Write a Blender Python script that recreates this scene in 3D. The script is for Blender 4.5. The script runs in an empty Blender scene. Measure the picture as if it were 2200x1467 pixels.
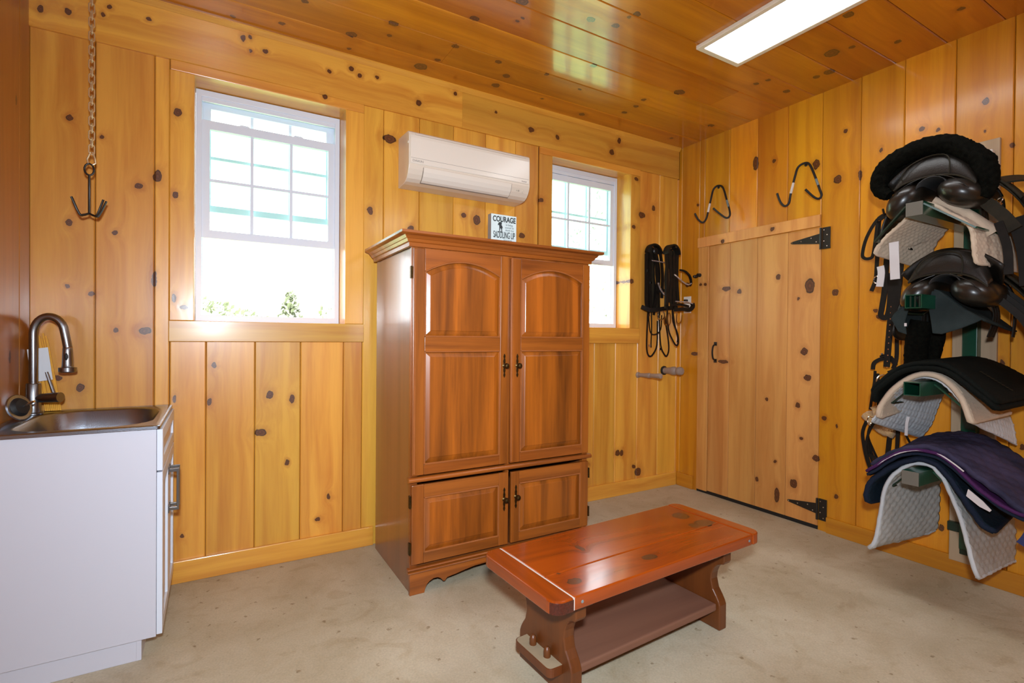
import bpy, bmesh, math, random
from mathutils import Vector, Matrix, noise
random.seed(7)
sc = bpy.context.scene
COL = sc.collection
R = math.radians
def lin(c):
    return tuple(((x/255)/12.92 if x/255 <= .04045 else ((x/255+.055)/1.055)**2.4) for x in c)

# ------------------------------------------------------------ camera
XL, XR, YB, H, YF = -.736, 3.576, 3.166, 2.985, -1.9
yaw, pit, rol = R(30.439), R(-.4844), R(.4939)
Rg = Vector((math.cos(yaw), -math.sin(yaw), 0)); Fh = Vector((math.sin(yaw), math.cos(yaw), 0))
Fw = Fh*math.cos(pit)+Vector((0, 0, math.sin(pit))); Up0 = -Fh*math.sin(pit)+Vector((0, 0, math.cos(pit)))
rt = Rg*math.cos(rol)+Up0*math.sin(rol); up = -Rg*math.sin(rol)+Up0*math.cos(rol)
cd = bpy.data.cameras.new('camera'); cam = bpy.data.objects.new('camera', cd); COL.objects.link(cam)
M = Matrix(((rt.x, up.x, -Fw.x), (rt.y, up.y, -Fw.y), (rt.z, up.z, -Fw.z))).to_4x4(); M.translation = (0, 0, 1.3)
cam.matrix_world = M
cd.sensor_width = 36; cd.lens = 36*1091.06/2200; cd.clip_start = .02; cd.clip_end = 400
sc.camera = cam
# ------------------------------------------------------------ world, lights, exposure
sc.view_settings.view_transform = 'Standard'; sc.view_settings.look = 'None'
sc.view_settings.gamma = 1; sc.view_settings.use_curve_mapping = False
sc.view_settings.exposure = 0.12
w = bpy.data.worlds.new('sky'); sc.world = w; w.use_nodes = True
bg = w.node_tree.nodes['Background']; bg.inputs[0].default_value = (.93, .97, 1, 1); bg.inputs[1].default_value = 5.8
def area(name, loc, target, sx, sy, power, color=(1, 1, 1), portal=False):
    l = bpy.data.lights.new(name, 'AREA'); l.shape = 'RECTANGLE'; l.size = sx; l.size_y = sy
    l.energy = power; l.color = color
    if portal: l.cycles.is_portal = True
    if name == 'camera_flash': l.spread = R(140)
    o = bpy.data.objects.new(name, l); COL.objects.link(o); o.location = loc
    o.rotation_euler = (Vector(target)-Vector(loc)).to_track_quat('-Z', 'Y').to_euler()
    return o
area('window_portal', (.295, 3.42, 2.01), (.295, 0, 2.01), .76, 1.27, 1, portal=True)
area('window_portal', (2.59, 3.42, 2.03), (2.59, 0, 2.03), .78, 1.27, 1, portal=True)
area('camera_flash', (-.02, -.06, 1.55), (1.75, 3.0, 1.25), .13, .10, 60, (.82, .91, 1))
area('fill_light', (2.2, -1.1, 2.93), (2.2, -1.1, 0), .34, 1.2, 22, (.9, .95, 1))  # unseen fill light added behind the camera to brighten the room

sl = bpy.data.lights.new('sun', 'SUN'); sl.energy = 22; sl.angle = R(3); sl.color = (1, .96, .88)
so = bpy.data.objects.new('sun', sl); COL.objects.link(so); so.rotation_euler = Vector((.35, .45, -.95)).to_track_quat('-Z', 'Y').to_euler()

# ------------------------------------------------------------ mesh helpers
class G:
    def __init__(s): s.v = []; s.f = []
    def add(s, vs, fs):
        n = len(s.v); s.v += [tuple(p) for p in vs]; s.f += [tuple(i+n for i in f) for f in fs]; return s
    def box(s, x0, x1, y0, y1, z0, z1):
        return s.add([(x, y, z) for z in (z0, z1) for x, y in ((x0, y0), (x1, y0), (x1, y1), (x0, y1))],
                     [(3, 2, 1, 0), (4, 5, 6, 7), (0, 1, 5, 4), (1, 2, 6, 5), (2, 3, 7, 6), (3, 0, 4, 7)])
    def bar(s, a, b, wd, th, ref=(0, 0, 1)):
        a, b = Vector(a), Vector(b); d = (b-a).normalized(); r = Vector(ref)
        if abs(d.dot(r)) > .95: r = Vector((1, 0, 0))
        x = d.cross(r).normalized()*wd/2; y = x.cross(d).normalized()*th/2
        vs = [p+q for p in (a, b) for q in (-x-y, x-y, x+y, -x+y)]
        return s.add(vs, [(3, 2, 1, 0), (4, 5, 6, 7), (0, 1, 5, 4), (1, 2, 6, 5), (2, 3, 7, 6), (3, 0, 4, 7)])
    def prism(s, poly, plane, c0, c1):
        fn = {'xz': lambda a, b, c: (a, c, b), 'yz': lambda a, b, c: (c, a, b), 'xy': lambda a, b, c: (a, b, c)}[plane]
        n = len(poly)
        vs = [fn(a, b, c0) for a, b in poly]+[fn(a, b, c1) for a, b in poly]
        return s.add(vs, [tuple(range(n))[::-1], tuple(range(n, 2*n))]+[(i, (i+1) % n, n+(i+1) % n, n+i) for i in range(n)])
    def frame(s, outer, inner, plane, c0, c1):
        fn = {'xz': lambda a, b, c: (a, c, b), 'yz': lambda a, b, c: (c, a, b), 'xy': lambda a, b, c: (a, b, c)}[plane]
        n = len(outer); vs = []
        for L, c in ((outer, c0), (inner, c0), (inner, c1), (outer, c1)): vs += [fn(a, b, c) for a, b in L]
        fs = []
        for k in range(4):
            for i in range(n):
                j = (i+1) % n; k2 = (k+1) % 4
                fs.append((k*n+i, k*n+j, k2*n+j, k2*n+i))
        return s.add(vs, fs)
    def rings(s, rs, cap0=False, cap1=False, closed=True):
        n = len(rs[0]); vs = [p for r in rs for p in r]; fs = []
        for k in range(len(rs)-1):
            for i in range(n if closed else n-1):
                j = (i+1) % n; fs.append((k*n+i, k*n+j, (k+1)*n+j, (k+1)*n+i))
        if cap0: fs.append(tuple(range(n))[::-1])
        if cap1: fs.append(tuple(range((len(rs)-1)*n, len(rs)*n)))
        return s.add(vs, fs)
    def tube(s, path, r, n=8, closed=False, flat=None):
        P = [Vector(p) for p in path]; m = len(P); rs = []; ref = None
        for i, p in enumerate(P):
            a = P[(i-1) % m] if closed or i else P[0]; b = P[(i+1) % m] if closed or i < m-1 else P[-1]
            d = (b-a).normalized()
            if ref is None:
                ref = Vector((0, 0, 1)) if abs(d.z) < .9 else Vector((1, 0, 0))
            x = (ref-d*ref.dot(d))
            x = x.normalized() if x.length > 1e-4 else d.orthogonal().normalized()
            ref = x; y = d.cross(x)
            rr = r[i] if isinstance(r, (list, tuple)) else r
            rs.append([p+x*math.cos(2*math.pi*k/n)*rr+y*math.sin(2*math.pi*k/n)*rr for k in range(n)])
        if closed: rs.append(rs[0]); return s.rings(rs)
        return s.rings(rs, True, True)
    def ribbon(s, path, wd, th, nrm):
        """strap with its wide side facing nrm"""
        P = [Vector(p) for p in path]; N = Vector(nrm).normalized(); rs = []
        for i, p in enumerate(P):
            d = (P[min(i+1, len(P)-1)]-P[max(i-1, 0)]).normalized()
            x = d.cross(N)
            x = x.normalized()*wd/2 if x.length > 1e-3 else Vector((wd/2, 0, 0))
            y = N*th/2
            rs.append([p-x-y, p+x-y, p+x+y, p-x+y])
        return s.rings(rs, True, True)
    def lathe(s, prof, o, axis='z', n=20):
        o = Vector(o); A = {'x': (Vector((0, 1, 0)), Vector((0, 0, 1)), Vector((1, 0, 0))), 'y': (Vector((0, 0, 1)), Vector((1, 0, 0)), Vector((0, 1, 0))),
                            'z': (Vector((1, 0, 0)), Vector((0, 1, 0)), Vector((0, 0, 1)))}[axis] if isinstance(axis, str) else None
        if A is None:
            d = Vector(axis).normalized(); a = d.orthogonal().normalized(); A = (a, d.cross(a), d)
        rs = [[o+A[0]*math.cos(2*math.pi*k/n)*r+A[1]*math.sin(2*math.pi*k/n)*r+A[2]*h for k in range(n)] for r, h in prof]
        return s.rings(rs, True, True)
    def ball(s, c, rx, ry, rz, n=12):
        m = max(4, n//2)
        rs = [[(c[0]+rx*math.sin(math.pi*j/m)*math.cos(2*math.pi*k/n), c[1]+ry*math.sin(math.pi*j/m)*math.sin(2*math.pi*k/n), c[2]-rz*math.cos(math.pi*j/m)) for k in range(n)] for j in range(m+1)]
        rs[0] = [(c[0]+rx*.02*math.cos(2*math.pi*k/n), c[1]+ry*.02*math.sin(2*math.pi*k/n), c[2]-rz) for k in range(n)]
        rs[-1] = [(c[0]+rx*.02*math.cos(2*math.pi*k/n), c[1]+ry*.02*math.sin(2*math.pi*k/n), c[2]+rz) for k in range(n)]
        return s.rings(rs, True, True)

ORG = {}
def build(name, g, mat, parent=None, smooth=False, bevel=0, seg=2, angle=35, label=None, kind=None, solid=0, local=False):
    o0 = Vector((0, 0, 0)) if (parent is None or local) else ORG[parent.name]
    me = bpy.data.meshes.new(name)
    me.from_pydata([tuple(Vector(p)-o0) for p in g.v], [], g.f)
    bm = bmesh.new(); bm.from_mesh(me); bmesh.ops.recalc_face_normals(bm, faces=bm.faces); bm.to_mesh(me); bm.free()
    if smooth:
        for p in me.polygons: p.use_smooth = True
        me.set_sharp_from_angle(angle=R(angle))
    me.materials.append(mat)
    o = bpy.data.objects.new(name, me); COL.objects.link(o)
    ORG[o.name] = o0
    if parent: o.parent = parent
    if solid:
        m = o.modifiers.new('t', 'SOLIDIFY'); m.thickness = solid; m.offset = 1
    if bevel:
        m = o.modifiers.new('b', 'BEVEL'); m.width = bevel; m.segments = seg; m.limit_method = 'ANGLE'; m.angle_limit = R(30)
    if label: o['label'] = label
    if kind: o['kind'] = kind
    return o
def thing(name, loc, label=None, cat=None, group=None, kind=None, rz=0):
    o = bpy.data.objects.new(name, None); COL.objects.link(o); o.location = loc; o.empty_display_size = .05
    o.rotation_euler[2] = rz
    ORG[o.name] = Vector(loc)
    if label: o['label'] = label
    if cat: o['category'] = cat
    if group: o['group'] = group
    if kind: o['kind'] = kind
    return o
def text(name, s, size, mat, parent, loc, rot, ext=.0006, sx=1, bold=0, align='CENTER'):
    c = bpy.data.curves.new(name, 'FONT'); c.body = s; c.size = size; c.extrude = ext; c.align_x = align; c.offset = bold
    t = bpy.data.objects.new('tmp', c); COL.objects.link(t)
    bpy.context.view_layer.update()
    me = bpy.data.meshes.new_from_object(t.evaluated_get(bpy.context.evaluated_depsgraph_get()))
    bpy.data.objects.remove(t)
    me.name = name
    me.materials.clear(); me.materials.append(mat)
    o = bpy.data.objects.new(name, me); COL.objects.link(o)
    o.parent = parent; o.location = Vector(loc)-ORG[parent.name]; o.rotation_euler = rot; o.scale = (sx, 1, 1)
    return o
def arc(cx, cy, r, a0, a1, n): return [(cx+r*math.cos(R(a0+(a1-a0)*i/n)), cy+r*math.sin(R(a0+(a1-a0)*i/n))) for i in range(n+1)]
def rrect(x0, x1, y0, y1, r, n=5):
    return arc(x1-r, y1-r, r, 0, 90, n)+arc(x0+r, y1-r, r, 90, 180, n)+arc(x0+r, y0+r, r, 180, 270, n)+arc(x1-r, y0+r, r, 270, 360, n)
def smoothpath(P, k=4):
    """Catmull-Rom through the points"""
    P = [Vector(p) for p in P]; out = []
    for i in range(len(P)-1):
        a, b, c, d = P[max(i-1, 0)], P[i], P[i+1], P[min(i+2, len(P)-1)]
        for j in range(k):
            t = j/k
            out.append(.5*((2*b)+(c-a)*t+(2*a-5*b+4*c-d)*t*t+(-a+3*b-3*c+d)*t**3))
    out.append(P[-1]); return out
def resample(P, n):
    P = [Vector(p) for p in P]; L = [0]
    for a, b in zip(P, P[1:]): L.append(L[-1]+(b-a).length)
    out = []; j = 0
    for i in range(n):
        t = L[-1]*i/(n-1)
        while j < len(P)-2 and L[j+1] < t: j += 1
        d = L[j+1]-L[j]; out.append(P[j].lerp(P[j+1], (t-L[j])/d if d > 1e-9 else 0))
    return out

# ------------------------------------------------------------ materials
def mat(name, col, rough=.5, metal=0, coat=0, spec=.5, bump=0, bscale=60, var=0, vscale=5, sheen=0, stretch=None, croug=.1, alt=None):
    m = bpy.data.materials.new(name); m.use_nodes = True; nt = m.node_tree; N = nt.nodes; L = nt.links; b = N['Principled BSDF']
    c = lin(col)
    b.inputs['Base Color'].default_value = (*c, 1); b.inputs['Roughness'].default_value = rough; b.inputs['Metallic'].default_value = metal
    b.inputs['Specular IOR Level'].default_value = spec
    b.inputs['Coat Weight'].default_value = coat; b.inputs['Coat Roughness'].default_value = croug
    if sheen: b.inputs['Sheen Weight'].default_value = sheen
    geo = N.new('ShaderNodeNewGeometry')
    src = geo.outputs['Position']
    if stretch:
        mp = N.new('ShaderNodeMapping'); mp.inputs['Scale'].default_value = stretch; L.new(src, mp.inputs[0]); src = mp.outputs[0]
    if var or alt:
        n = N.new('ShaderNodeTexNoise'); n.inputs['Scale'].default_value = vscale; n.inputs['Detail'].default_value = 6; L.new(src, n.inputs['Vector'])
        r = N.new('ShaderNodeValToRGB'); L.new(n.outputs[0], r.inputs[0])
        r.color_ramp.elements[0].position = .32; r.color_ramp.elements[1].position = .68
        k = alt and lin(alt) or tuple(x*(1-var) for x in c)
        r.color_ramp.elements[0].color = (*k, 1); r.color_ramp.elements[1].color = (*(min(1, x*(1+var*.5)) for x in c), 1)
        L.new(r.outputs[0], b.inputs['Base Color'])
    if bump:
        n = N.new('ShaderNodeTexNoise'); n.inputs['Scale'].default_value = bscale; n.inputs['Detail'].default_value = 5; L.new(src, n.inputs['Vector'])
        bp = N.new('ShaderNodeBump'); bp.inputs['Strength'].default_value = bump; bp.inputs['Distance'].default_value = .004
        L.new(n.outputs[0], bp.inputs['Height']); L.new(bp.outputs[0], b.inputs['Normal'])
    return m

def knots_group(name, K, plane):
    """distance (1 = rim) to the nearest of the listed knots of one wall"""
    g = bpy.data.node_groups.new(name, 'ShaderNodeTree')
    g.interface.new_socket('P', in_out='INPUT', socket_type='NodeSocketVector')
    g.interface.new_socket('D', in_out='OUTPUT', socket_type='NodeSocketFloat')
    N, L = g.nodes, g.links; gi = N.new('NodeGroupInput'); go = N.new('NodeGroupOutput'); cur = None
    for a, b, ra, rb in K:
        sa, sb = 1/ra, 1/rb
        S, T = {'B': ((sa, 0, sb), (-a*sa, 0, -b*sb)), 'R': ((0, sa, sb), (0, -a*sa, -b*sb)), 'C': ((sa, sb, 0), (-a*sa, -b*sb, 0))}[plane]
        m = N.new('ShaderNodeVectorMath'); m.operation = 'MULTIPLY_ADD'; m.inputs[1].default_value = S; m.inputs[2].default_value = T
        L.new(gi.outputs[0], m.inputs[0])
        l = N.new('ShaderNodeVectorMath'); l.operation = 'LENGTH'; L.new(m.outputs[0], l.inputs[0])
        if cur is None: cur = l.outputs['Value']
        else:
            q = N.new('ShaderNodeMath'); q.operation = 'MINIMUM'; L.new(cur, q.inputs[0]); L.new(l.outputs['Value'], q.inputs[1]); cur = q.outputs[0]
    L.new(cur, go.inputs[0]); return g

def wood(name, axis, base, dark, knots=None, rough=.36, coat=.35, croug=.16, hue=.007, val=.30, grain=.55, gs=14, strips=None, blotch=.34, bump=.12, halo=(150, 80, 30), bands=0):
    m = bpy.data.materials.new(name); m.use_nodes = True; nt = m.node_tree; N = nt.nodes; L = nt.links; b = N['Principled BSDF']
    def math_(op, a, c=None, d=None):
        q = N.new('ShaderNodeMath'); q.operation = op
        for i, x in enumerate((a, c, d)):
            if x is None: continue
            if isinstance(x, (int, float)): q.inputs[i].default_value = x
            else: L.new(x, q.inputs[i])
        return q.outputs[0]
    def mix(f, a, c, mode='MIX'):
        q = N.new('ShaderNodeMix'); q.data_type = 'RGBA'; q.blend_type = mode
        if isinstance(f, (int, float)): q.inputs[0].default_value = f
        else: L.new(f, q.inputs[0])
        for i, x in ((6, a), (7, c)):
            if isinstance(x, tuple): q.inputs[i].default_value = (*x, 1)
            else: L.new(x, q.inputs[i])
        return q.outputs[2]
    P = N.new('ShaderNodeNewGeometry').outputs['Position']; rnd = N.new('ShaderNodeObjectInfo').outputs['Random']
    d = None; Pg = P
    if knots:
        wn = N.new('ShaderNodeTexNoise'); wn.inputs['Scale'].default_value = 32; L.new(P, wn.inputs['Vector'])
        wv = N.new('ShaderNodeVectorMath'); wv.operation = 'MULTIPLY_ADD'; wv.inputs[1].default_value = (.022,)*3
        L.new(wn.outputs['Color'], wv.inputs[0]); L.new(P, wv.inputs[2])
        ws = N.new('ShaderNodeVectorMath'); ws.operation = 'ADD'; ws.inputs[1].default_value = (-.011,)*3; L.new(wv.outputs[0], ws.inputs[0])
        kg = N.new('ShaderNodeGroup'); kg.node_tree = knots; L.new(ws.outputs[0], kg.inputs[0]); d = kg.outputs[0]
        # grain bends round the knots
        push = math_('MULTIPLY', math_('POWER', 2.718, math_('MULTIPLY', d, -.55)), .06)
        cv = N.new('ShaderNodeCombineXYZ')
        for i in range(3): L.new(push, cv.inputs[i])
        ad = N.new('ShaderNodeVectorMath'); ad.operation = 'ADD'; L.new(P, ad.inputs[0]); L.new(cv.outputs[0], ad.inputs[1]); Pg = ad.outputs[0]
    sc_ = {'x': (.055, 1, 1), 'y': (1, .055, 1), 'z': (1, 1, .055)}[axis]
    ml = N.new('ShaderNodeVectorMath'); ml.operation = 'MULTIPLY'; ml.inputs[1].default_value = sc_; L.new(Pg, ml.inputs[0])
    off = math_('MULTIPLY', rnd, 53.0); oc = N.new('ShaderNodeCombineXYZ')
    for i in range(3): L.new(off, oc.inputs[i])
    a2 = N.new('ShaderNodeVectorMath'); a2.operation = 'ADD'; L.new(ml.outputs[0], a2.inputs[0]); L.new(oc.outputs[0], a2.inputs[1]); V = a2.outputs[0]
    def nz(scale, det=5, dist=0, vec=V):
        n = N.new('ShaderNodeTexNoise'); n.inputs['Scale'].default_value = scale; n.inputs['Detail'].default_value = det; n.inputs['Distortion'].default_value = dist
        L.new(vec, n.inputs['Vector']); return n.outputs[0]
    n1 = nz(gs, 6, .5); n2 = nz(gs*9, 4); n3 = nz(gs*.28, 2)
    g1 = N.new('ShaderNodeMapRange'); g1.inputs[1].default_value = .38; g1.inputs[2].default_value = .68; L.new(n1, g1.inputs[0])
    fine = math_('MULTIPLY', math_('SUBTRACT', n2, .5), .55)
    ga = math_('MULTIPLY', math_('ADD', g1.outputs[0], fine), grain); ga = math_('MAXIMUM', math_('MINIMUM', ga, 1.0), 0.0)
    c = mix(ga, lin(base), lin(dark))
    # broad tone change from board to board and along a board
    hv = N.new('ShaderNodeHueSaturation'); L.new(c, hv.inputs['Color'])
    L.new(math_('MULTIPLY_ADD', rnd, 2*hue, .5-hue), hv.inputs['Hue'])
    r2 = math_('FRACT', math_('MULTIPLY', rnd, 17.31))
    vv = math_('MULTIPLY_ADD', r2, val, 1-val*.5)
    vv = math_('ADD', vv, math_('MULTIPLY', math_('SUBTRACT', n3, .5), blotch*1.6))
    if strips:
        sx = N.new('ShaderNodeSeparateXYZ'); L.new(P, sx.inputs[0])
        k = math_('FLOOR', math_('DIVIDE', sx.outputs[0], strips)); wn2 = N.new('ShaderNodeTexWhiteNoise'); wn2.noise_dimensions = '1D'; L.new(k, wn2.inputs['W'])
        vv = math_('ADD', vv, math_('MULTIPLY', math_('SUBTRACT', wn2.outputs['Value'], .5), .34))
    L.new(vv, hv.inputs['Value']); c = hv.outputs[0]
    if knots:
        ra = N.new('ShaderNodeValToRGB'); e = ra.color_ramp.elements; dd = math_('MULTIPLY', d, .25); L.new(dd, ra.inputs[0])
        e[0].position = 0; e[0].color = (.20, .065, .018, 1); e[1].position = 1; e[1].color = (*lin(halo), 1)
        for p_, q_ in ((.09, (.085, .026, .008)), (.18, (.15, .05, .014)), (.225, (.03, .010, .005)), (.25, (.10, .035, .014)), (.29, lin(halo))):
            x = e.new(p_); x.color = (*q_, 1)
        al = N.new('ShaderNodeValToRGB'); e = al.color_ramp.elements; L.new(dd, al.inputs[0])
        e[0].position = .235; e[0].color = (1, 1, 1, 1); e[1].position = .62; e[1].color = (0, 0, 0, 1)
        x = e.new(.265); x.color = (.30,)*3+(1,)
        c = mix(al.outputs[0], c, ra.outputs[0])
    L.new(c, b.inputs['Base Color'])
    b.inputs['Roughness'].default_value = rough; b.inputs['Coat Weight'].default_value = coat; b.inputs['Coat Roughness'].default_value = croug
    bp = N.new('ShaderNodeBump'); bp.inputs['Strength'].default_value = bump; bp.inputs['Distance'].default_value = .003
    L.new(n1, bp.inputs['Height']); L.new(bp.outputs[0], b.inputs['Normal'])
    if coat:
        nb = nz(gs*.5, 2); bc = N.new('ShaderNodeBump'); bc.inputs['Strength'].default_value = .12; bc.inputs['Distance'].default_value = .01
        L.new(nb, bc.inputs['Height']); L.new(bc.outputs[0], b.inputs['Coat Normal'])
    return m
KB=[(-0.595,2.328,0.0134,0.0132),(-0.596,1.828,0.0135,0.0178),(-0.328,2.045,0.0151,0.0140),(-0.475,2.260,0.0088,0.0090),(-0.163,2.447,0.0179,0.0214),(-0.170,2.019,0.0140,0.0169),(-0.248,2.109,0.0175,0.0306),(-0.262,1.583,0.0117,0.0381),(-0.420,1.801,0.0127,0.0138),(-0.604,1.527,0.0085,0.0088),(-0.419,1.316,0.0110,0.0136),(-0.302,1.315,0.0269,0.0188),(-0.513,1.490,0.0106,0.0112),(-0.554,1.039,0.0156,0.0200),(-0.636,1.089,0.0133,0.0132),(-0.018,0.941,0.0106,0.0198),(0.005,1.135,0.0129,0.0150),(0.274,0.964,0.0190,0.0234),(0.391,0.932,0.0123,0.0243),(0.228,0.753,0.0305,0.0208),(0.365,0.567,0.0098,0.0160),(-0.141,0.242,0.0081,0.0098),(0.534,0.212,0.0154,0.0110),(0.594,0.338,0.0106,0.0167),(0.834,2.074,0.0170,0.0257),(0.951,2.542,0.0409,0.0261),(1.095,1.993,0.0214,0.0209),(1.468,2.130,0.0173,0.0159),(1.568,2.108,0.0283,0.0323),(1.938,2.039,0.0238,0.0203),(1.871,2.029,0.0117,0.0167),(2.093,2.318,0.0205,0.0172),(3.043,2.630,0.0206,0.0154),(3.117,2.344,0.0468,0.0274),(3.263,2.419,0.0218,0.0240),(3.018,2.230,0.0208,0.0154),(3.003,1.775,0.0205,0.0192),(2.879,0.350,0.0254,0.0231),(2.925,0.345,0.0203,0.0235),(3.111,0.167,0.0372,0.0353),(-0.176,0.963,0.0081,0.0217),(-0.696,2.799,0.0110,0.0194),(-0.597,2.821,0.0115,0.0154),(-0.442,2.895,0.0122,0.0091),(-0.470,2.847,0.0086,0.0112),(-0.286,2.884,0.0112,0.0093),(0.133,2.918,0.0130,0.0177),(0.167,2.933,0.0110,0.0127),(0.169,2.858,0.0089,0.0101),(0.243,2.879,0.0136,0.0104),(0.585,2.861,0.0127,0.0110),(0.712,2.910,0.0133,0.0139),(0.762,2.884,0.0161,0.0141),(0.869,2.901,0.0112,0.0116),(1.136,2.807,0.0185,0.0209),(1.393,2.931,0.0131,0.0125),(1.703,2.878,0.0109,0.0098),(1.998,2.818,0.0238,0.0169),(2.236,2.812,0.0165,0.0175),(2.849,2.912,0.0193,0.0231),(2.771,2.802,0.0241,0.0226),(3.062,0.216,0.0208,0.0157),(0.340,2.493,0.0072,0.0079),(0.560,2.705,0.0154,0.0137),(-0.134,1.441,0.0204,0.0120),(-0.179,1.488,0.0100,0.0241)]
KR=[(1.828,2.367,0.0257,0.0277),(1.833,1.617,0.0206,0.0215),(1.690,2.357,0.0133,0.0323),(1.783,2.671,0.0136,0.0154),(1.575,2.485,0.0099,0.0143),(1.364,2.541,0.0154,0.0137),(1.286,2.511,0.0105,0.0105),(1.078,2.433,0.0056,0.0074),(0.970,2.321,0.0105,0.0120),(1.078,2.588,0.0147,0.0200),(1.593,1.486,0.0104,0.0116),(1.577,1.448,0.0104,0.0116),(2.230,1.758,0.0178,0.0207),(2.550,1.676,0.0208,0.0182),(1.999,1.674,0.0322,0.0516),(2.665,1.706,0.0390,0.0189),(2.032,1.217,0.0229,0.0262),(2.006,1.033,0.0229,0.0229),(2.308,0.851,0.0147,0.0138),(2.073,0.834,0.0166,0.0197),(2.046,0.604,0.0129,0.0131),(1.942,0.485,0.0245,0.0226),(2.095,0.273,0.0263,0.0300),(2.219,0.156,0.0206,0.0517),(2.236,0.399,0.0105,0.0103),(2.379,0.237,0.0111,0.0175),(2.687,1.116,0.0477,0.0151),(2.079,1.592,0.0100,0.0098),(2.696,2.090,0.0174,0.0151),(2.271,2.116,0.0143,0.0138),(2.424,2.648,0.0225,0.0536),(1.969,2.509,0.0214,0.0355),(1.827,1.610,0.0147,0.0154),(1.812,0.726,0.0087,0.0123),(1.893,0.767,0.0152,0.0156),(1.809,0.259,0.0114,0.0154),(0.913,0.759,0.0087,0.0143),(2.277,2.622,0.0138,0.0172),(3.064,1.770,0.0203,0.0204),(2.911,1.757,0.0146,0.0118),(2.863,1.757,0.0139,0.0157),(1.242,0.235,0.0125,0.0184),(2.959,2.446,0.0141,0.0120),(2.975,1.170,0.0400,0.0160),(0.997,1.186,0.0092,0.0195)]
KC=[(0.392,2.758,0.0185,0.0161),(0.312,3.017,0.0164,0.0143),(0.660,2.925,0.0293,0.0255),(0.830,2.703,0.0249,0.0217),(0.843,2.824,0.0129,0.0112),(1.187,2.439,0.0242,0.0210),(1.206,2.727,0.0227,0.0197),(1.171,2.918,0.0169,0.0147),(1.110,3.043,0.0415,0.0361),(1.499,2.743,0.0202,0.0175),(1.623,2.863,0.0245,0.0213),(1.623,3.006,0.0289,0.0251),(1.834,2.714,0.0174,0.0152),(1.328,2.192,0.0319,0.0278),(1.392,2.338,0.0121,0.0105),(1.402,2.304,0.0120,0.0105),(1.893,1.966,0.0213,0.0185),(1.875,2.008,0.0122,0.0106),(1.866,2.098,0.0217,0.0189),(1.718,2.126,0.0243,0.0211),(2.022,2.474,0.0205,0.0179),(1.996,3.005,0.0113,0.0098),(2.136,2.760,0.0147,0.0128),(2.389,3.055,0.0240,0.0209),(2.615,2.642,0.0193,0.0168),(2.640,2.746,0.0197,0.0172),(2.641,2.863,0.0201,0.0175),(2.741,2.436,0.0382,0.0332),(3.317,3.023,0.0182,0.0158),(3.381,2.684,0.0264,0.0229),(3.082,2.092,0.0194,0.0168),(3.102,2.023,0.0154,0.0134),(3.349,2.048,0.0243,0.0211),(3.325,1.837,0.0236,0.0205),(3.336,1.763,0.0352,0.0306),(3.129,1.642,0.0445,0.0387),(3.161,1.549,0.0185,0.0161),(2.832,1.405,0.0271,0.0236),(3.322,1.386,0.0188,0.0164),(3.264,1.086,0.0181,0.0158),(0.680,3.075,0.0135,0.0118),(0.082,3.086,0.0167,0.0145)]
KL = [(2.60, 1.62, .012, .045), (2.9, 1.2, .012, .03), (2.25, 2.4, .013, .03), (2.72, .98, .012, .04), (2.45, 1.9, .012, .02), (2.98, 2.3, .01, .02), (1.2, 1.5, .012, .02), (.5, 2.1, .012, .02)]
gB, gR, gC, gL = knots_group('knots_back', KB, 'B'), knots_group('knots_right', KR, 'R'), knots_group('knots_ceiling', KC, 'C'), knots_group('knots_left', KL, 'R')
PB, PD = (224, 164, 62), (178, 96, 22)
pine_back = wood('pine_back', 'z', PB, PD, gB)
pine_back_h = wood('pine_back_horizontal', 'x', PB, PD, gB)
pine_right = wood('pine_right', 'z', (216, 144, 28), (172, 88, 12), gR)
pine_right_h = wood('pine_right_horizontal', 'y', (210, 136, 32), (166, 86, 16), gR)
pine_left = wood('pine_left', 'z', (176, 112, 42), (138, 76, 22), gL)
pine_ceiling = wood('pine_ceiling', 'x', (200, 124, 22), (150, 74, 8), gC, rough=.3, coat=.8, croug=.1)
pine_door = wood('pine_door', 'z', (218, 158, 84), (178, 106, 42), gR, rough=.5, coat=.08, hue=.005)
pine_plain = wood('pine_plain', 'z', (208, 146, 62), (178, 108, 36))
pine_dark_gap = mat('wall_backing', (96, 52, 18), .8)
board_grey = wood('weathered_board', 'z', (176, 150, 122), (148, 118, 92), rough=.7, coat=0)
cherry = wood('cherry_vertical', 'z', (158, 86, 26), (96, 46, 12), rough=.34, coat=.35, croug=.2, val=.08, hue=.0015, gs=16, grain=.75)
cherry_h = wood('cherry_horizontal', 'x', (158, 86, 28), (94, 44, 12), rough=.34, coat=.35, croug=.2, val=.08, hue=.0015, gs=16, grain=.75)
cherry_panel = wood('cherry_panel', 'z', (168, 90, 22), (80, 38, 10), rough=.36, coat=.3, croug=.22, val=.05, hue=.001, strips=.043, gs=13, grain=.75, blotch=.45)
cherry_side = wood('cherry_side', 'z', (132, 76, 40), (98, 52, 25), rough=.36, coat=.8, croug=.2, val=.03, hue=.001, gs=12, grain=.5)
cherry_bead = mat('cherry_bead', (158, 92, 46), .35, coat=.4, var=.12, vscale=20)
bench_top = wood('bench_top', 'x', (164, 68, 7), (100, 34, 3), rough=.24, coat=.8, croug=.13, val=.04, hue=.001, gs=15, grain=.6, blotch=.4,
                 knots=knots_group('knots_bench', [(1.115, 1.44, .028, .02), (1.50, 1.455, .035, .02), (1.98, 1.72, .04, .04), (1.93, 1.60, .022, .025), (2.0, 1.60, .05, .035), (1.31, 1.66, .012, .03), (1.10, 1.52, .008, .008)], 'C'), halo=(130, 48, 8))
bench_top_y = wood('bench_top_end', 'y', (160, 66, 7), (98, 33, 3), rough=.24, coat=.8, croug=.13, val=.05, hue=.001, gs=15, grain=.55)
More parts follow.
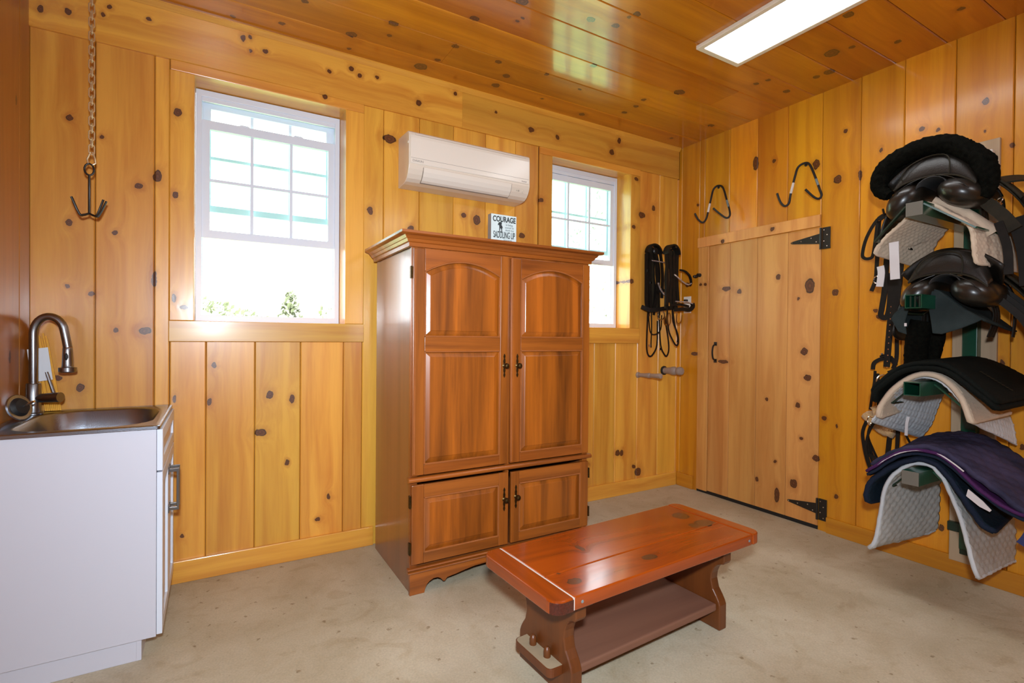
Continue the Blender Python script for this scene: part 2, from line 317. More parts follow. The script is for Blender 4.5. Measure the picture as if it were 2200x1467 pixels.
bench_leg = wood('bench_leg', 'z', (106, 54, 18), (68, 32, 10), rough=.42, coat=.12, croug=.2, val=.06, gs=14, grain=.6)
bench_shelf = wood('bench_shelf', 'x', (122, 84, 62), (100, 64, 46), rough=.75, coat=0, val=.04, gs=10)
dust = mat('dusty_wood', (158, 140, 112), .85, var=.12, vscale=14)
dark_edge = mat('chipped_dark_edge', (74, 24, 12), .3, coat=.4, bump=.6, bscale=180, var=.4, vscale=160)
white_paint = mat('white_vinyl', (220, 229, 243), .4)
white_cab = mat('white_laminate', (206, 208, 220), .42)
cream_wood = mat('cream_painted_door', (216, 202, 186), .4, var=.04, vscale=20)
steel = mat('brushed_steel', (158, 166, 178), .26, metal=1, bump=.12, bscale=300, stretch=(1, .03, 1))
nickel = mat('brushed_nickel', (142, 144, 148), .28, metal=1)
chrome = mat('chrome', (225, 222, 215), .12, metal=1)
brass = mat('aged_brass', (178, 132, 62), .3, metal=1)
bronze = mat('antique_bronze', (92, 74, 44), .42, metal=1, var=.4, vscale=120)
black_iron = mat('black_iron', (22, 20, 18), .42, coat=.2)
rubber_black = mat('black_rubber', (20, 19, 19), .6)
zinc = mat('zinc_chain', (226, 214, 180), .34, metal=.8)
ac_white = mat('warm_white_plastic', (228, 216, 198), .34, coat=.1)
ac_panel = mat('white_panel_plastic', (236, 228, 214), .26, coat=.2)
ac_grey = mat('shadow_gap', (140, 128, 116), .6)
ink_grey = mat('grey_print', (150, 142, 134), .5)
ink_black = mat('dark_print', (44, 52, 54), .6)
ink_mid = mat('grey_soft_print', (116, 128, 130), .6)
sign_face = mat('pale_blue_board', (206, 220, 220), .5, var=.04, vscale=40)
sign_edge = mat('grey_board_edge', (140, 126, 120), .6)
leather = mat('black_leather', (27, 23, 18), .42, coat=.08, spec=.4, croug=.3, bump=.25, bscale=220, var=.25, vscale=8)
leather_smooth = mat('glossy_black_leather', (28, 23, 17), .34, coat=.2, croug=.25, var=.2, vscale=7)
leather_worn = mat('worn_dark_leather', (42, 36, 24), .7, spec=.2, bump=.3, bscale=180, var=.3, vscale=10)
leather_strap = mat('dark_strap_leather', (25, 20, 15), .6, spec=.22, var=.3, vscale=30)
fleece_black = mat('black_fleece', (15, 15, 11), .95, spec=.05, bump=1, bscale=240, var=.5, vscale=60)
fleece_tan = mat('tan_fleece', (196, 160, 112), .95, sheen=.3, bump=1, bscale=200, var=.2, vscale=40)
felt_dark = mat('charcoal_felt', (44, 52, 52), .9, spec=.12, bump=.6, bscale=300, var=.25, vscale=10)
pad_black = mat('black_quilt', (14, 17, 14), .85, spec=.12, bump=.4, bscale=240)
pad_cream = mat('cream_quilt', (205, 184, 160), .88, sheen=.1, bump=.4, bscale=160, var=.06, vscale=16)
pad_grey = mat('pale_grey_quilt', (178, 176, 172), .88, bump=.4, bscale=160, var=.06, vscale=16)
pad_white = mat('white_cotton_quilt', (196, 200, 204), .85, bump=.3, bscale=200, var=.04, vscale=16)
pad_navy = mat('navy_quilt', (28, 36, 52), .85, spec=.12, bump=.5, bscale=160)
pad_teal = mat('dark_teal_quilt', (22, 34, 44), .85, spec=.12, bump=.5, bscale=160)
pad_purple = mat('dusty_purple_quilt', (66, 60, 84), .8, spec=.12, bump=.5, bscale=120, var=.3, vscale=5, alt=(36, 38, 56))
pad_violet = mat('violet_binding', (70, 34, 78), .8, spec=.12, bump=.4, bscale=160)
white_tape = mat('white_binding', (206, 200, 200), .8)
blue_strap = mat('blue_webbing', (52, 58, 108), .8, bump=.4, bscale=400)
green_metal = mat('green_painted_steel', (8, 66, 46), .3, coat=.4, var=.12, vscale=20)
green_dark = mat('dark_green_steel', (12, 40, 28), .4, coat=.2)
cap_grey = mat('grey_end_cap', (104, 100, 90), .55)
peg_grey = mat('grey_painted_wood', (150, 132, 120), .4, coat=.2, var=.08, vscale=30)
outlet_white = mat('outlet_plastic', (232, 226, 214), .4)
yellow_paint = mat('yellow_painted_wood', (226, 160, 20), .5, var=.12, vscale=60)
paper_white = mat('white_paper', (222, 226, 232), .7)
label_white = mat('white_label', (214, 204, 196), .6)
crystal = mat('crystal_strip', (214, 210, 214), .15, metal=.8, bump=1, bscale=700)
fascia = mat('white_metal_trim', (226, 214, 196), .4)

# concrete
def concrete():
    m = bpy.data.materials.new('concrete'); m.use_nodes = True; N = m.node_tree.nodes; L = m.node_tree.links; b = N['Principled BSDF']
    P = N.new('ShaderNodeNewGeometry').outputs['Position']
    def nz(s, d=6, di=0):
        n = N.new('ShaderNodeTexNoise'); n.inputs['Scale'].default_value = s; n.inputs['Detail'].default_value = d; n.inputs['Distortion'].default_value = di; L.new(P, n.inputs['Vector']); return n.outputs[0]
    def ramp(f, a, b_, p0, p1):
        r = N.new('ShaderNodeValToRGB'); r.color_ramp.elements[0].position = p0; r.color_ramp.elements[1].position = p1
        r.color_ramp.elements[0].color = (*a, 1); r.color_ramp.elements[1].color = (*b_, 1); L.new(f, r.inputs[0]); return r.outputs[0]
    c1 = ramp(nz(1.6, 7, .8), lin((180, 168, 142)), lin((200, 190, 166)), .35, .65)
    def mul(a, b_, f=1):
        q = N.new('ShaderNodeMix'); q.data_type = 'RGBA'; q.blend_type = 'MULTIPLY'; q.inputs[0].default_value = f; L.new(a, q.inputs[6]); L.new(b_, q.inputs[7]); return q.outputs[2]
    c = mul(c1, ramp(nz(9, 6, 1.2), (.94, .92, .89), (1, 1, 1), .36, .56))
    c = mul(c, ramp(nz(3.2, 8, 2.5), (.9, .87, .83), (1, 1, 1), .33, .42))
    c = mul(c, ramp(nz(26, 3), (.6, .54, .47), (1, 1, 1), .285, .33))
    c = mul(c, ramp(nz(120, 2), (.9, .9, .9), (1.04, 1.03, 1.02), .35, .65))
    L.new(c, b.inputs['Base Color']); b.inputs['Roughness'].default_value = .62
    bp = N.new('ShaderNodeBump'); bp.inputs['Strength'].default_value = .25; bp.inputs['Distance'].default_value = .004
    L.new(nz(40), bp.inputs['Height']); L.new(bp.outputs[0], b.inputs['Normal']); return m
concrete_m = concrete()
def glass(name, tint, f=.08):
    m = bpy.data.materials.new(name); m.use_nodes = True; N = m.node_tree.nodes; L = m.node_tree.links
    N.remove(N['Principled BSDF']); out = N['Material Output']
    t = N.new('ShaderNodeBsdfTransparent'); t.inputs[0].default_value = (*tint, 1); g = N.new('ShaderNodeBsdfGlossy'); g.inputs['Roughness'].default_value = .02
    fr = N.new('ShaderNodeFresnel'); gm = N.new('ShaderNodeNewGeometry')
    mr = N.new('ShaderNodeMapRange'); mr.inputs[3].default_value = 1.5; mr.inputs[4].default_value = 1/1.5
    L.new(gm.outputs['Backfacing'], mr.inputs[0]); L.new(mr.outputs[0], fr.inputs[0])
    x = N.new('ShaderNodeMixShader'); L.new(fr.outputs[0], x.inputs[0]); L.new(t.outputs[0], x.inputs[1]); L.new(g.outputs[0], x.inputs[2]); L.new(x.outputs[0], out.inputs[0]); return m
glass_m = glass('window_glass', (.90, 1, .975))
def emit(name, col, s):
    m = bpy.data.materials.new(name); m.use_nodes = True; b = m.node_tree.nodes['Principled BSDF']
    b.inputs['Base Color'].default_value = (1, 1, 1, 1); b.inputs['Emission Color'].default_value = (*col, 1); b.inputs['Emission Strength'].default_value = s; return m
diffuser_m = emit('lit_diffuser', (.96, .98, 1), 8)
leaf_m = mat('leaves', (136, 142, 120), .7, var=.12, vscale=3); bark_m = mat('bark', (90, 74, 60), .9)
grass_m = mat('grass', (150, 164, 112), .9, var=.3, vscale=.6); hill_m = mat('hill_woods', (116, 134, 116), .95, var=.3, vscale=.2)

# ------------------------------------------------------------ boards
T = .018; CH = .0045
def vboard(plane, a0, a1, z0, z1, m, parent, face, sgn, name='plank', gap=.0012, th=T, ch=CH):
    """upright board; face = coordinate of the visible face, sgn = direction away from the room"""
    a0 += gap; a1 -= gap; bk = face+sgn*th; c = face+sgn*ch
    poly = [(a0, bk), (a0, c), (a0+ch, face), (a1-ch, face), (a1, c), (a1, bk)]
    g = G()
    g.prism(poly if plane == 'x' else [(q, p) for p, q in poly], 'xy', z0, z1)
    return build(name, g, m, parent)
def hboard_x(x0, x1, z0, z1, m, parent, face, th=T, ch=.003, name='board'):
    g = G(); g.prism([(face+th, z0), (face+ch, z0), (face, z0+ch), (face, z1-ch), (face+ch, z1), (face+th, z1)], 'yz', x0, x1)
    return build(name, g, m, parent)
def hboard_y(y0, y1, z0, z1, m, parent, face, th=T, ch=.003, name='board', sg=1):
    g = G(); g.prism([(face+sg*th, z0), (face+sg*ch, z0), (face, z0+ch), (face, z1-ch), (face+sg*ch, z1), (face+sg*th, z1)], 'xz', y0, y1)
    return build(name, g, m, parent)

# floor and ceiling
build('floor', G().box(XL-.2, XR+.2, YF-.2, YB+.35, -.12, 0), concrete_m, kind='structure')
ceil = build('ceiling', G().box(XL-.2, XR+.2, YF-.2, YB+.35, H+T, H+.15), pine_dark_gap, kind='structure')
ys = [YB+.02, 2.945, 2.702, 2.459, 2.22, 1.984, 1.741, 1.501, 1.25, 1.005]
while ys[-1] > YF: ys.append(ys[-1]-.243)
for i in range(len(ys)-1):
    y1, y0 = ys[i]-.0012, max(ys[i+1], YF-.02)+.0012
    cuts = [XL-.02, XR+.02]
    if i == 1: cuts = [XL-.02, 1.2, XR+.02]
    if i == 3: cuts = [XL-.02, 3.082, XR+.02]
    if i == 5: cuts = [XL-.02, .4, XR+.02]
    for xa, xb in zip(cuts, cuts[1:]):
        build('plank', G().prism([(y0, H+T), (y0, H+CH), (y0+CH, H), (y1-CH, H), (y1, H+CH), (y1, H+T)], 'yz', xa+.0006, xb-.0006), pine_ceiling, ceil)

# walls: backing with window holes, boards as children
W1 = (-.09, .682, 1.372, 2.664); W2 = (2.19, 2.985, 1.385, 2.672)
yb0, yb1 = YB+T, YB+.225
g = G()
for x0, x1, z0, z1 in ((XL-.2, W1[0]-.02, 0, H+.1), (W1[1]+.02, W2[0]-.02, 0, H+.1), (W2[1]+.02, XR+.2, 0, H+.1),
                       (W1[0]-.02, W1[1]+.02, 0, W1[2]-.02), (W1[0]-.02, W1[1]+.02, W1[3]+.02, H+.1), (W2[0]-.02, W2[1]+.02, 0, W2[2]-.02), (W2[0]-.02, W2[1]+.02, W2[3]+.02, H+.1)):
    g.box(x0, x1, yb0, yb1, z0, z1)
wb = build('wall_back', g, pine_dark_gap, kind='structure')
zf = 2.714
def back(a0, a1, z0, z1): vboard('x', a0, a1, z0, z1, pine_back, wb, YB, 1)
for a0, a1 in ((-.74, -.499), (-.499, -.262), (-.262, -.197)): back(a0, a1, 0, zf)
for a0, a1 in ((-.262, -.035), (-.035, .199), (.199, .436), (.436, .678), (.678, .79)): back(max(a0, -.196), a1, 0, 1.262)
for a0, a1 in ((.79, .917), (.917, 1.152), (1.152, 1.392), (1.392, 1.637), (1.637, 1.879), (1.879, 2.077)): back(a0, a1, 0, zf)
for a0, a1 in ((2.077, 2.34), (2.34, 2.623), (2.623, 2.846), (2.846, 3.09)): back(a0, a1, 0, 1.258)
for a0, a1 in ((3.09, 3.335), (3.335, 3.56), (3.56, 3.59)): back(a0, a1, 0, zf)
# frieze and little ceiling strip
hboard_x(XL, 1.447, zf, H-.028, pine_back_h, wb, YB-.016, th=.034, name='frieze_board')
hboard_x(1.448, 3.555, zf, H-.028, pine_back_h, wb, YB-.016, th=.034, name='frieze_board')
build('ceiling_strip', G().prism([(YB-.034, H), (YB-.034, H-.008), (YB-.016, H-.03), (YB, H-.03), (YB, H)], 'yz', XL, 3.56), pine_back_h, wb)
bb = build('baseboard_back', G().box(XL, .86, YB-.018, YB, 0, .115).box(1.98, XR-.018, YB-.018, YB, 0, .115), pine_back_h, kind='structure', bevel=.003)

wr = build('wall_right', G().box(XR+T, XR+.2, YF-.2, YB+.1, 0, H+.1), pine_dark_gap, kind='structure')
ys = [3.17, 3.13, 2.888, 2.651, 2.408, 2.171, 1.931, 1.691, 1.452, 1.208, .966]
while ys[-1] > YF: ys.append(ys[-1]-.243)
for y1, y0 in zip(ys, ys[1:]):
    if y1 <= 2.9 and y0 >= 1.92:
        vboard('y', y0, y1, 2.07, H+.002, pine_right, wr, XR, 1)
    elif y0 < 2.9 < y1:
        vboard('y', 2.94, y1, 0, H+.002, pine_right, wr, XR, 1); vboard('y', y0, 2.94, 2.07, H+.002, pine_right, wr, XR, 1)
    else: vboard('y', y0, y1, 0, H+.002, pine_right, wr, XR, 1)
build('baseboard_right', G().box(XR-.018, XR, YF, 1.865, 0, .105).box(XR-.018, XR, 2.975, YB-.018, 0, .115), pine_right_h, kind='structure', bevel=.003)
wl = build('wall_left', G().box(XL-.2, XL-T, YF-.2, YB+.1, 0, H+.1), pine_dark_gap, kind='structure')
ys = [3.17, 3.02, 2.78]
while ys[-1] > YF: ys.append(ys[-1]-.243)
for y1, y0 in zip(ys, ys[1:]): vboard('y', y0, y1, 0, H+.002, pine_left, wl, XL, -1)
wf = build('wall_front', G().box(XL-.2, XR+.2, YF-.2, YF-T, 0, H+.1), pine_dark_gap, kind='structure')
x = XL
while x < XR:
    vboard('x', x, x+.243, 0, H, pine_plain, wf, YF, -1); x += .243

# ------------------------------------------------------------ windows
def window(n, W, cl, cr, ztop, zsill0, zsill1, low, cw):
    x0, x1, z0, z1 = W
    t = thing('window_%d' % n, ((x0+x1)/2, YB, z0), kind='structure')
    yr = YB+.15
    f = -.017
    def casing(a, b, c, d, m, nm='casing'):
        build(nm, G().box(a, b, YB-.017, YB+.004, c, d), m, t, bevel=.003)
    casing(cl, x0, zsill1, 2.660, pine_back); casing(x1, cr, zsill1, 2.660, pine_back)
    casing(cl+.002, cr, 2.6605, 2.713, pine_back_h, 'head_casing')
    build('stool', G().box(cl-.003, cr+.003, YB-.024, YB+.004, zsill0, zsill1), pine_back_h, t, bevel=.003)
    # reveal boards
    build('reveal_board', G().box(x0-.018, x0, YB, yr+.074, z0, z1), pine_back, t)
    build('reveal_board', G().box(x1, x1+.018, YB, yr+.074, z0, z1), pine_back, t)
    build('reveal_board', G().box(x0-.018, x1+.018, YB, yr+.074, z1, z1+.018), pine_back_h, t)
    build('reveal_board', G().box(x0-.018, x1+.018, YB, yr+.074, z0-.018, z0), pine_back_h, t)
    fr = .028
    def rect(a, b, c, d): return [(a, c), (b, c), (b, d), (a, d)]
    fx0, fx1, fz0, fz1 = x0+.002, x1-.002, z0+.002, z1-.004
    g = G().frame(rect(fx0, fx1, fz0, fz1), rect(fx0+fr, fx1-fr, fz0+.035, fz1-.035), 'xz', yr, yr+.085)
    g.box(fx0+fr, fx1-fr, yr+.005, yr+.02, fz1-.06, fz1-.034)
    g.box(fx0+fr, fx0+fr+.006, yr+.035, yr+.045, fz0+.03, fz1-.03).box(fx1-fr-.006, fx1-fr, yr+.035, yr+.045, fz0+.03, fz1-.03)
    build('window_frame', g, white_paint, t, bevel=.002)
    def sash(zlo, zhi, y, stile, topr, botr, rows, nm, lift):
        a, b = fx0+fr+.002-(.008 if nm == 'lower_sash' else 0), fx1-fr-.002+(.008 if nm == 'lower_sash' else 0)
        ia, ib, ic, idd = a+stile, b-stile, zlo+botr, zhi-topr
        g = G().frame(rect(a, b, zlo, zhi), rect(ia, ib, ic, idd), 'xz', y, y+.03)
        if lift:
            for c in (.3, .7):
                xx = a+(b-a)*c; g.prism([(xx-.03, zhi), (xx-.02, zhi+.009), (xx+.02, zhi+.009), (xx+.03, zhi)], 'xz', y+.004, y+.026)
        s = build(nm, g, white_paint, t, bevel=.0025)
        for k in (1, 2):
            xx = ia+(ib-ia)*k/3; build('muntin', G().box(xx-.008, xx+.008, y+.009, y+.021, ic, idd), white_paint, s)
        for k in range(1, rows):
            zz = ic+(idd-ic)*k/rows; build('muntin', G().box(ia, ib, y+.0095, y+.0205, zz-.008, zz+.008), white_paint, s)
        for i in range(3):
            for j in range(rows):
                build('glass_pane', G().box(ia+(ib-ia)*i/3, ia+(ib-ia)*(i+1)/3, y+.013, y+.016, ic+(idd-ic)*j/rows, ic+(idd-ic)*(j+1)/rows), glass_m, s)
    sash(low[0], low[1], yr+.008, .045, .05, .045, 2, 'lower_sash', True)
    sash((z0+z1)/2-.02, z1-.045, yr+.05, .042, .04, .036, 2, 'upper_sash', True)
    return t
window(1, W1, -.197, .79, 2.713, 1.262, 1.372, (1.842, 2.5), 0)
window(2, W2, 2.077, 3.09, 2.713, 1.258, 1.384, (1.915, 2.605), 0)

# ------------------------------------------------------------ plank door
dr = thing('door_1', (XR, 2.43, 0), kind='structure')
for a0, a1 in ((1.926, 2.157), (2.157, 2.398), (2.398, 2.634), (2.634, 2.832)):
    vboard('y', a0, a1, .028, 2.07, pine_door, dr, XR-.004, 1, name='door_plank', th=.022, ch=.002)
vboard('y', 2.832, 2.936, .022, 2.078, pine_door, dr, XR-.014, 1, name='door_stop_board', th=.03, ch=.002)
build('header_board', G().box(XR-.02, XR, 1.93, 2.942, 2.074, 2.155), pine_door, dr, bevel=.002)
build('threshold_gap', G().box(XR+.0, XR+.018, 1.926, 2.94, 0, .03), rubber_black, dr)
for zc in (1.99, .145):
    g = G()
    # strap points into the door, plate sits on the jamb
    g.prism([(1.935, zc+.035), (1.935, zc-.035), (2.12, zc-.009), (2.133, zc-.006), (2.137, zc), (2.133, zc+.006), (2.12, zc+.009)], 'yz', XR-.010, XR-.0045)
    h = build('strap_hinge', g, black_iron, dr)
    build('hinge_plate', G().box(XR-.009, XR, 1.866, 1.918, zc-.073, zc+.073), black_iron, h, bevel=.0015)
    build('hinge_barrel', G().tube([(XR-.012, 1.926, zc-.073), (XR-.012, 1.926, zc+.073)], .008, 10), black_iron, h, smooth=True)
    g = G()
    for yy, zz in ((2.125, zc), (2.06, zc), (1.99, zc+.012), (1.955, zc-.018)): g.lathe([(.0045, 0), (.004, .0025)], (XR-.0105, yy, zz), (-1, 0, 0), 8)
    for yy, zz in ((1.905, zc+.055), (1.885, zc+.02), (1.905, zc-.02), (1.885, zc-.055)): g.lathe([(.0045, 0), (.004, .0025)], (XR-.0095, yy, zz), (-1, 0, 0), 8)
    build('screw', g, chrome, h)
hx = XR-.004; y_ = 2.762
g = G().tube(smoothpath([(hx-.004, y_, 1.125), (hx-.03, y_, 1.14), (hx-.04, y_, 1.19), (hx-.03, y_, 1.24), (hx-.004, y_, 1.255)], 5), .007, 8)
g.box(hx-.005, hx, y_-.013, y_+.013, 1.245, 1.275).box(hx-.005, hx, y_-.013, y_+.013, 1.105, 1.135)
build('pull_handle', g, black_iron, dr, smooth=True)
g = G().lathe([(.016, 0), (.016, .006), (.008, .01), (.008, .02), (.015, .026), (.012, .034), (.004, .037)], (XR-.014, 2.918, 1.84), (-1, 0, 0), 12)
g.tube([(XR-.025, 2.918, 1.835), (XR-.022, 2.945, 1.822), (XR-.018, 2.972, 1.835)], .0045, 8)
g.lathe([(.015, 0), (.015, .006), (.008, .01), (.008, .018), (.012, .022), (.005, .028)], (XR, 2.975, 1.835), (-1, 0, 0), 12)
build('gate_latch', g, black_iron, dr, smooth=True, label='small black knob latch at the door edge')

# ------------------------------------------------------------ armoire
AX0, AX1, AY, AB = .849, 1.981, 2.452, 3.09
arm = thing('armoire', (1.415, 2.77, 0), 'tall cherry wood armoire with arched door panels standing against the back wall', 'armoire')
g = G().box(AX0+.008, AX0+.03, AY+.003, AB, 0, 1.75)
build('side_panel', g, cherry_side, arm, bevel=.002)
build('side_panel', G().box(AX1-.03, AX1-.008, AY+.003, AB, 0, 1.75), cherry_side, arm, bevel=.002)
g = G().box(AX0+.03, AX1-.03, AB-.02, AB-.004, .06, 1.75).box(AX0+.03, AX1-.03, AY+.02, AB-.02, .12, .14).box(AX0+.03, AX1-.03, AY+.02, AB-.02, 1.73, 1.75).box(AX0+.03, AX1-.03, AY+.02, AB-.02, .57, .59)
build('carcass', g, cherry_side, arm)
g = G().box(AX0+.003, AX0+.04, AY-.004, AY+.02, .12, 1.755).box(AX1-.04, AX1-.003, AY-.004, AY+.02, .12, 1.755).box(AX0+.04, AX1-.04, AY-.003, AY+.02, 1.735, 1.757).box(1.40, 1.425, AY, AY+.02, .14, 1.74)
build('face_frame', g, cherry, arm, bevel=.001)
# crown: stepped profile swept round three sides
prof = [(.004, 1.748), (.012, 1.750), (.014, 1.768), (.022, 1.772), (.030, 1.785), (.034, 1.787), (.044, 1.800), (.058, 1.803), (.066, 1.808), (.066, 1.820), (.060, 1.821), (0, 1.821), (0, 1.748)]
rs = []
for cx, cy, dx, dy in ((AX0, AB, -1, 0), (AX0, AY, -1, -1), (AX1, AY, 1, -1), (AX1, AB, 1, 0)):
    rs.append([(cx+dx*p, cy+dy*p, z) for p, z in prof])
g = G().rings(rs, True, True); g.box(AX0, AX1, AY, AB, 1.80, 1.8205)
build('crown_moulding', g, cherry_h, arm, smooth=True, angle=25)
# middle moulding
def mould(z0, z1, out, nm):
    m_ = (z0+z1)/2; h = (z1-z0)/2
    pr = [(0, z0)]+[(out*.55+out*.45*math.cos(a), m_+h*math.sin(a)) for a in [R(-80+i*20) for i in range(9)]]+[(0, z1)]
    rs = [[(xx, AY-p, z) for p, z in pr] for xx in (AX0-.012, AX1+.012)]
    build(nm, G().rings(rs, True, True), cherry_h, arm, smooth=True)
mould(.566, .592, .034, 'waist_moulding')
# base apron, scalloped
half = [(0, 0), (.078, 0), (.082, .02), (.092, .04), (.105, .052), (.125, .062), (.150, .062), (.168, .052), (.180, .036), (.190, .034), (.202, .050), (.245, .056), (.30, .066), (.36, .075), (.45, .078)]
L_ = [(AX0+a, b) for a, b in half]; R_ = [(AX1-a, b) for a, b in half][::-1]
gg = G().prism(L_+R_+[(AX1, .112), (AX0, .112)], 'xz', AY-.02, AY+.002)
ap = build('apron', gg, cherry_h, arm, bevel=.002)
mould(.110, .122, .034, 'base_moulding'); mould(.122, .136, .026, 'base_moulding')
def outline(x0, x1, z0, z1, arch):
    if not arch: return [(x0, z0), (x1, z0), (x1, z1), (x0, z1)]
    n = 14; pts = [(x0, z0), (x1, z0)]
    for i in range(n+1):
        t = i/n; xx = x1+(x0-x1)*t; pts.append((xx, z1-arch*(2*t-1)**2*(1.0)))
    return pts
def inset(P, d, arch):
    xs = [p[0] for p in P]; zs = [p[1] for p in P]; cx = (min(xs)+max(xs))/2; cz = (min(zs)+max(zs))/2
    hx, hz = (max(xs)-min(xs))/2, (max(zs)-min(zs))/2
    return [(cx+(a-cx)*(hx-d)/hx, cz+(b-cz)*(hz-d)/hz) for a, b in P]
def cab_door(x0, x1, z0, z1, panels, hand, nm='door'):
    """frame with mitred inner bead and raised panels; panels = (x0,x1,z0,z1,arch)"""
    fy0, fy1 = AY-.022, AY-.003
    xa, xb = panels[0][0], panels[0][1]
    d = thing(nm, ((x0+x1)/2, fy0, z0)); d.parent = arm; d.location = Vector(((x0+x1)/2, fy0, z0))-ORG[arm.name]
    for a_, b_ in ((x0, xa), (xb, x1)): build('stile', G().box(a_, b_, fy0, fy1, z0, z1), cherry, d, bevel=.004)
    zs = sorted(panels, key=lambda p: p[2]); edges = [z0]
    build('rail', G().box(xa, xb, fy0+.0005, fy1, z0+.001, zs[0][2]), cherry_h, d, bevel=.0015)
    for a, b in zip(zs, zs[1:]): build('rail', G().box(xa, xb, fy0+.0005, fy1, a[3], b[2]), cherry_h, d, bevel=.0015)
    top = zs[-1]
    if top[4]:
        O = outline(*top); up_ = O[2:]; g = G()
        g.prism([(xa, z1-.001)]+up_[::-1]+[(xb, z1-.001)], 'xz', fy0+.0005, fy1)
    else: g = G().box(xa, xb, fy0+.0005, fy1, top[3], z1-.001)
    build('rail', g, cherry_h, d, bevel=.0015)
    for p in panels:
        O = outline(*p); lv = [(0, fy1-.004), (.004, fy1-.004), (.030, fy0+.006), (.033, fy0+.004)]
        rs = [[(a, y, b) for a, b in inset(O, dd, p[4])] for dd, y in lv]
        build('raised_panel', G().rings(rs, False, True), cherry_panel, d)
        Q = inset(O, .003, p[4]); m_ = len(Q)
        # bead round the opening
        Pn = []
        for i in range(m_):
            Pn += [Vector((Q[i][0], fy0+.001, Q[i][1]))]
        gb = G()
        for i in range(m_):
            a, b = Pn[i], Pn[(i+1) % m_]
            gb.tube([a, b], .004, 6)
        build('bead', gb, cherry_bead, d, smooth=True)
    # outer edge bead
    hx, hz = hand
    g = G().prism([(hx+u*.55, hz+v) for u, v in ((-.008, -.058), (0, -.066), (.008, -.058), (.012, -.05), (.006, -.04), (.013, -.026), (.009, -.012), (.014, 0), (.009, .012), (.013, .026), (.006, .04), (.012, .05), (.008, .058), (0, .066), (-.008, .058), (-.012, .05), (-.006, .04), (-.013, .026), (-.009, .012), (-.014, 0), (-.009, -.012), (-.013, -.026), (-.006, -.04), (-.012, -.05))], 'xz', fy0-.003, fy0)
    g.lathe([(.003, 0), (.003, .003)], (hx, fy0-.002, hz+.052), (0, -1, 0), 8).lathe([(.003, 0), (.003, .003)], (hx, fy0-.002, hz-.052), (0, -1, 0), 8)
    hp = build('knob_plate', g, bronze, d)
    build('knob', G().lathe([(.012, 0), (.006, .004), (.005, .013), (.012, .017), (.0155, .023), (.0155, .028), (.011, .035), (.003, .038)], (hx, fy0-.002, hz), (0, -1, 0), 14), bronze, d, smooth=True)
    return d
dl = cab_door(.856, 1.405, .600, 1.744, [(.918, 1.353, 1.298, 1.692, .062), (.918, 1.353, .652, 1.226, 0)], (1.380, 1.143))
dr2 = cab_door(1.422, 1.975, .600, 1.740, [(1.486, 1.922, 1.298, 1.690, .062), (1.486, 1.922, .652, 1.226, 0)], (1.463, 1.142))
cab_door(.856, 1.411, .152, .553, [(.920, 1.353, .205, .486, 0)], (1.386, .405))
cab_door(1.431, 1.975, .152, .549, [(1.483, 1.915, .205, .482, 0)], (1.461, .409))
# lighter rolled stile edges
for xx in (.866, 1.43):
    build('stile_bead', G().tube([(xx, AY-.021, .61), (xx, AY-.021, 1.735)], .005, 6), cherry_bead, arm, smooth=True)
for xx, zz in ((AX0-.001, .47), (AX0-.001, .235), (AX1+.001, .475), (AX1+.001, .24), (AX0-.001, 1.62)):
    build('hinge', G().box(xx-.004, xx+.004, AY-.019, AY-.001, zz-.03, zz+.03).tube([(xx, AY-.02, zz-.03), (xx, AY-.02, zz+.03)], .005, 6), bronze, arm)

# plaque on the armoire
pl = thing('wall_plaque', (1.41, 2.52, 1.821), 'small pale blue block plaque about courage, standing on top of the armoire', 'sign')
PZ0, PZ1, PX0, PX1, PY = 1.8215, 1.988, 1.327, 1.491, 2.5
build('block', G().box(PX0, PX1, PY, PY+.036, PZ0, PZ1), sign_edge, pl)
build('face_sheet', G().box(PX0+.001, PX1-.001, PY-.0015, PY, PZ0+.001, PZ1-.001), sign_face, pl)
ry = (math.pi/2, 0, 0); pc = (PX0+PX1)/2
text('lettering', 'COURAGE', .042, ink_black, pl, (pc+.002, PY-.002, 1.948), ry, sx=.74, bold=.0012)
text('lettering', 'is being', .0165, ink_mid, pl, (pc+.012, PY-.002, 1.9285), ry, align='LEFT', sx=.9)
text('lettering', 'scared to', .0165, ink_mid, pl, (pc+.008, PY-.002, 1.9135), ry, align='LEFT', sx=.9)
text('lettering', 'death but', .0165, ink_mid, pl, (pc+.008, PY-.002, 1.8985), ry, align='LEFT', sx=.9)
text('lettering', 'SADDLING UP', .052, ink_black, pl, (pc+.002, PY-.002, 1.857), ry, sx=.42, bold=.0006)
text('lettering', 'anyway', .016, ink_mid, pl, (pc+.025, PY-.002, 1.843), ry, sx=1.2)
g = G(); hx0, hz0, k_ = 1.385, 1.914, .6
def hp(P): return [(hx0+a*k_, hz0+b*k_) for a, b in P]
g.prism(hp([(-.026, .028), (-.016, .048), (-.006, .052), (.004, .048), (.006, .030), (.018, .022), (.026, .005), (.020, -.012), (.022, -.045), (.014, -.045), (.010, -.010), (.000, -.006), (-.004, -.042), (-.010, -.042), (-.010, .008), (-.013, .026), (-.022, .020)]), 'xz', PY-.0024, PY-.0016)
g.prism(hp([(.002, .028), (.001, .052), (.006, .062), (.005, .072), (.012, .072), (.013, .058), (.018, .030)]), 'xz', PY-.0024, PY-.0016)
build('horse_print', g, ink_black, pl, label='small dark print of a rider on a horse')

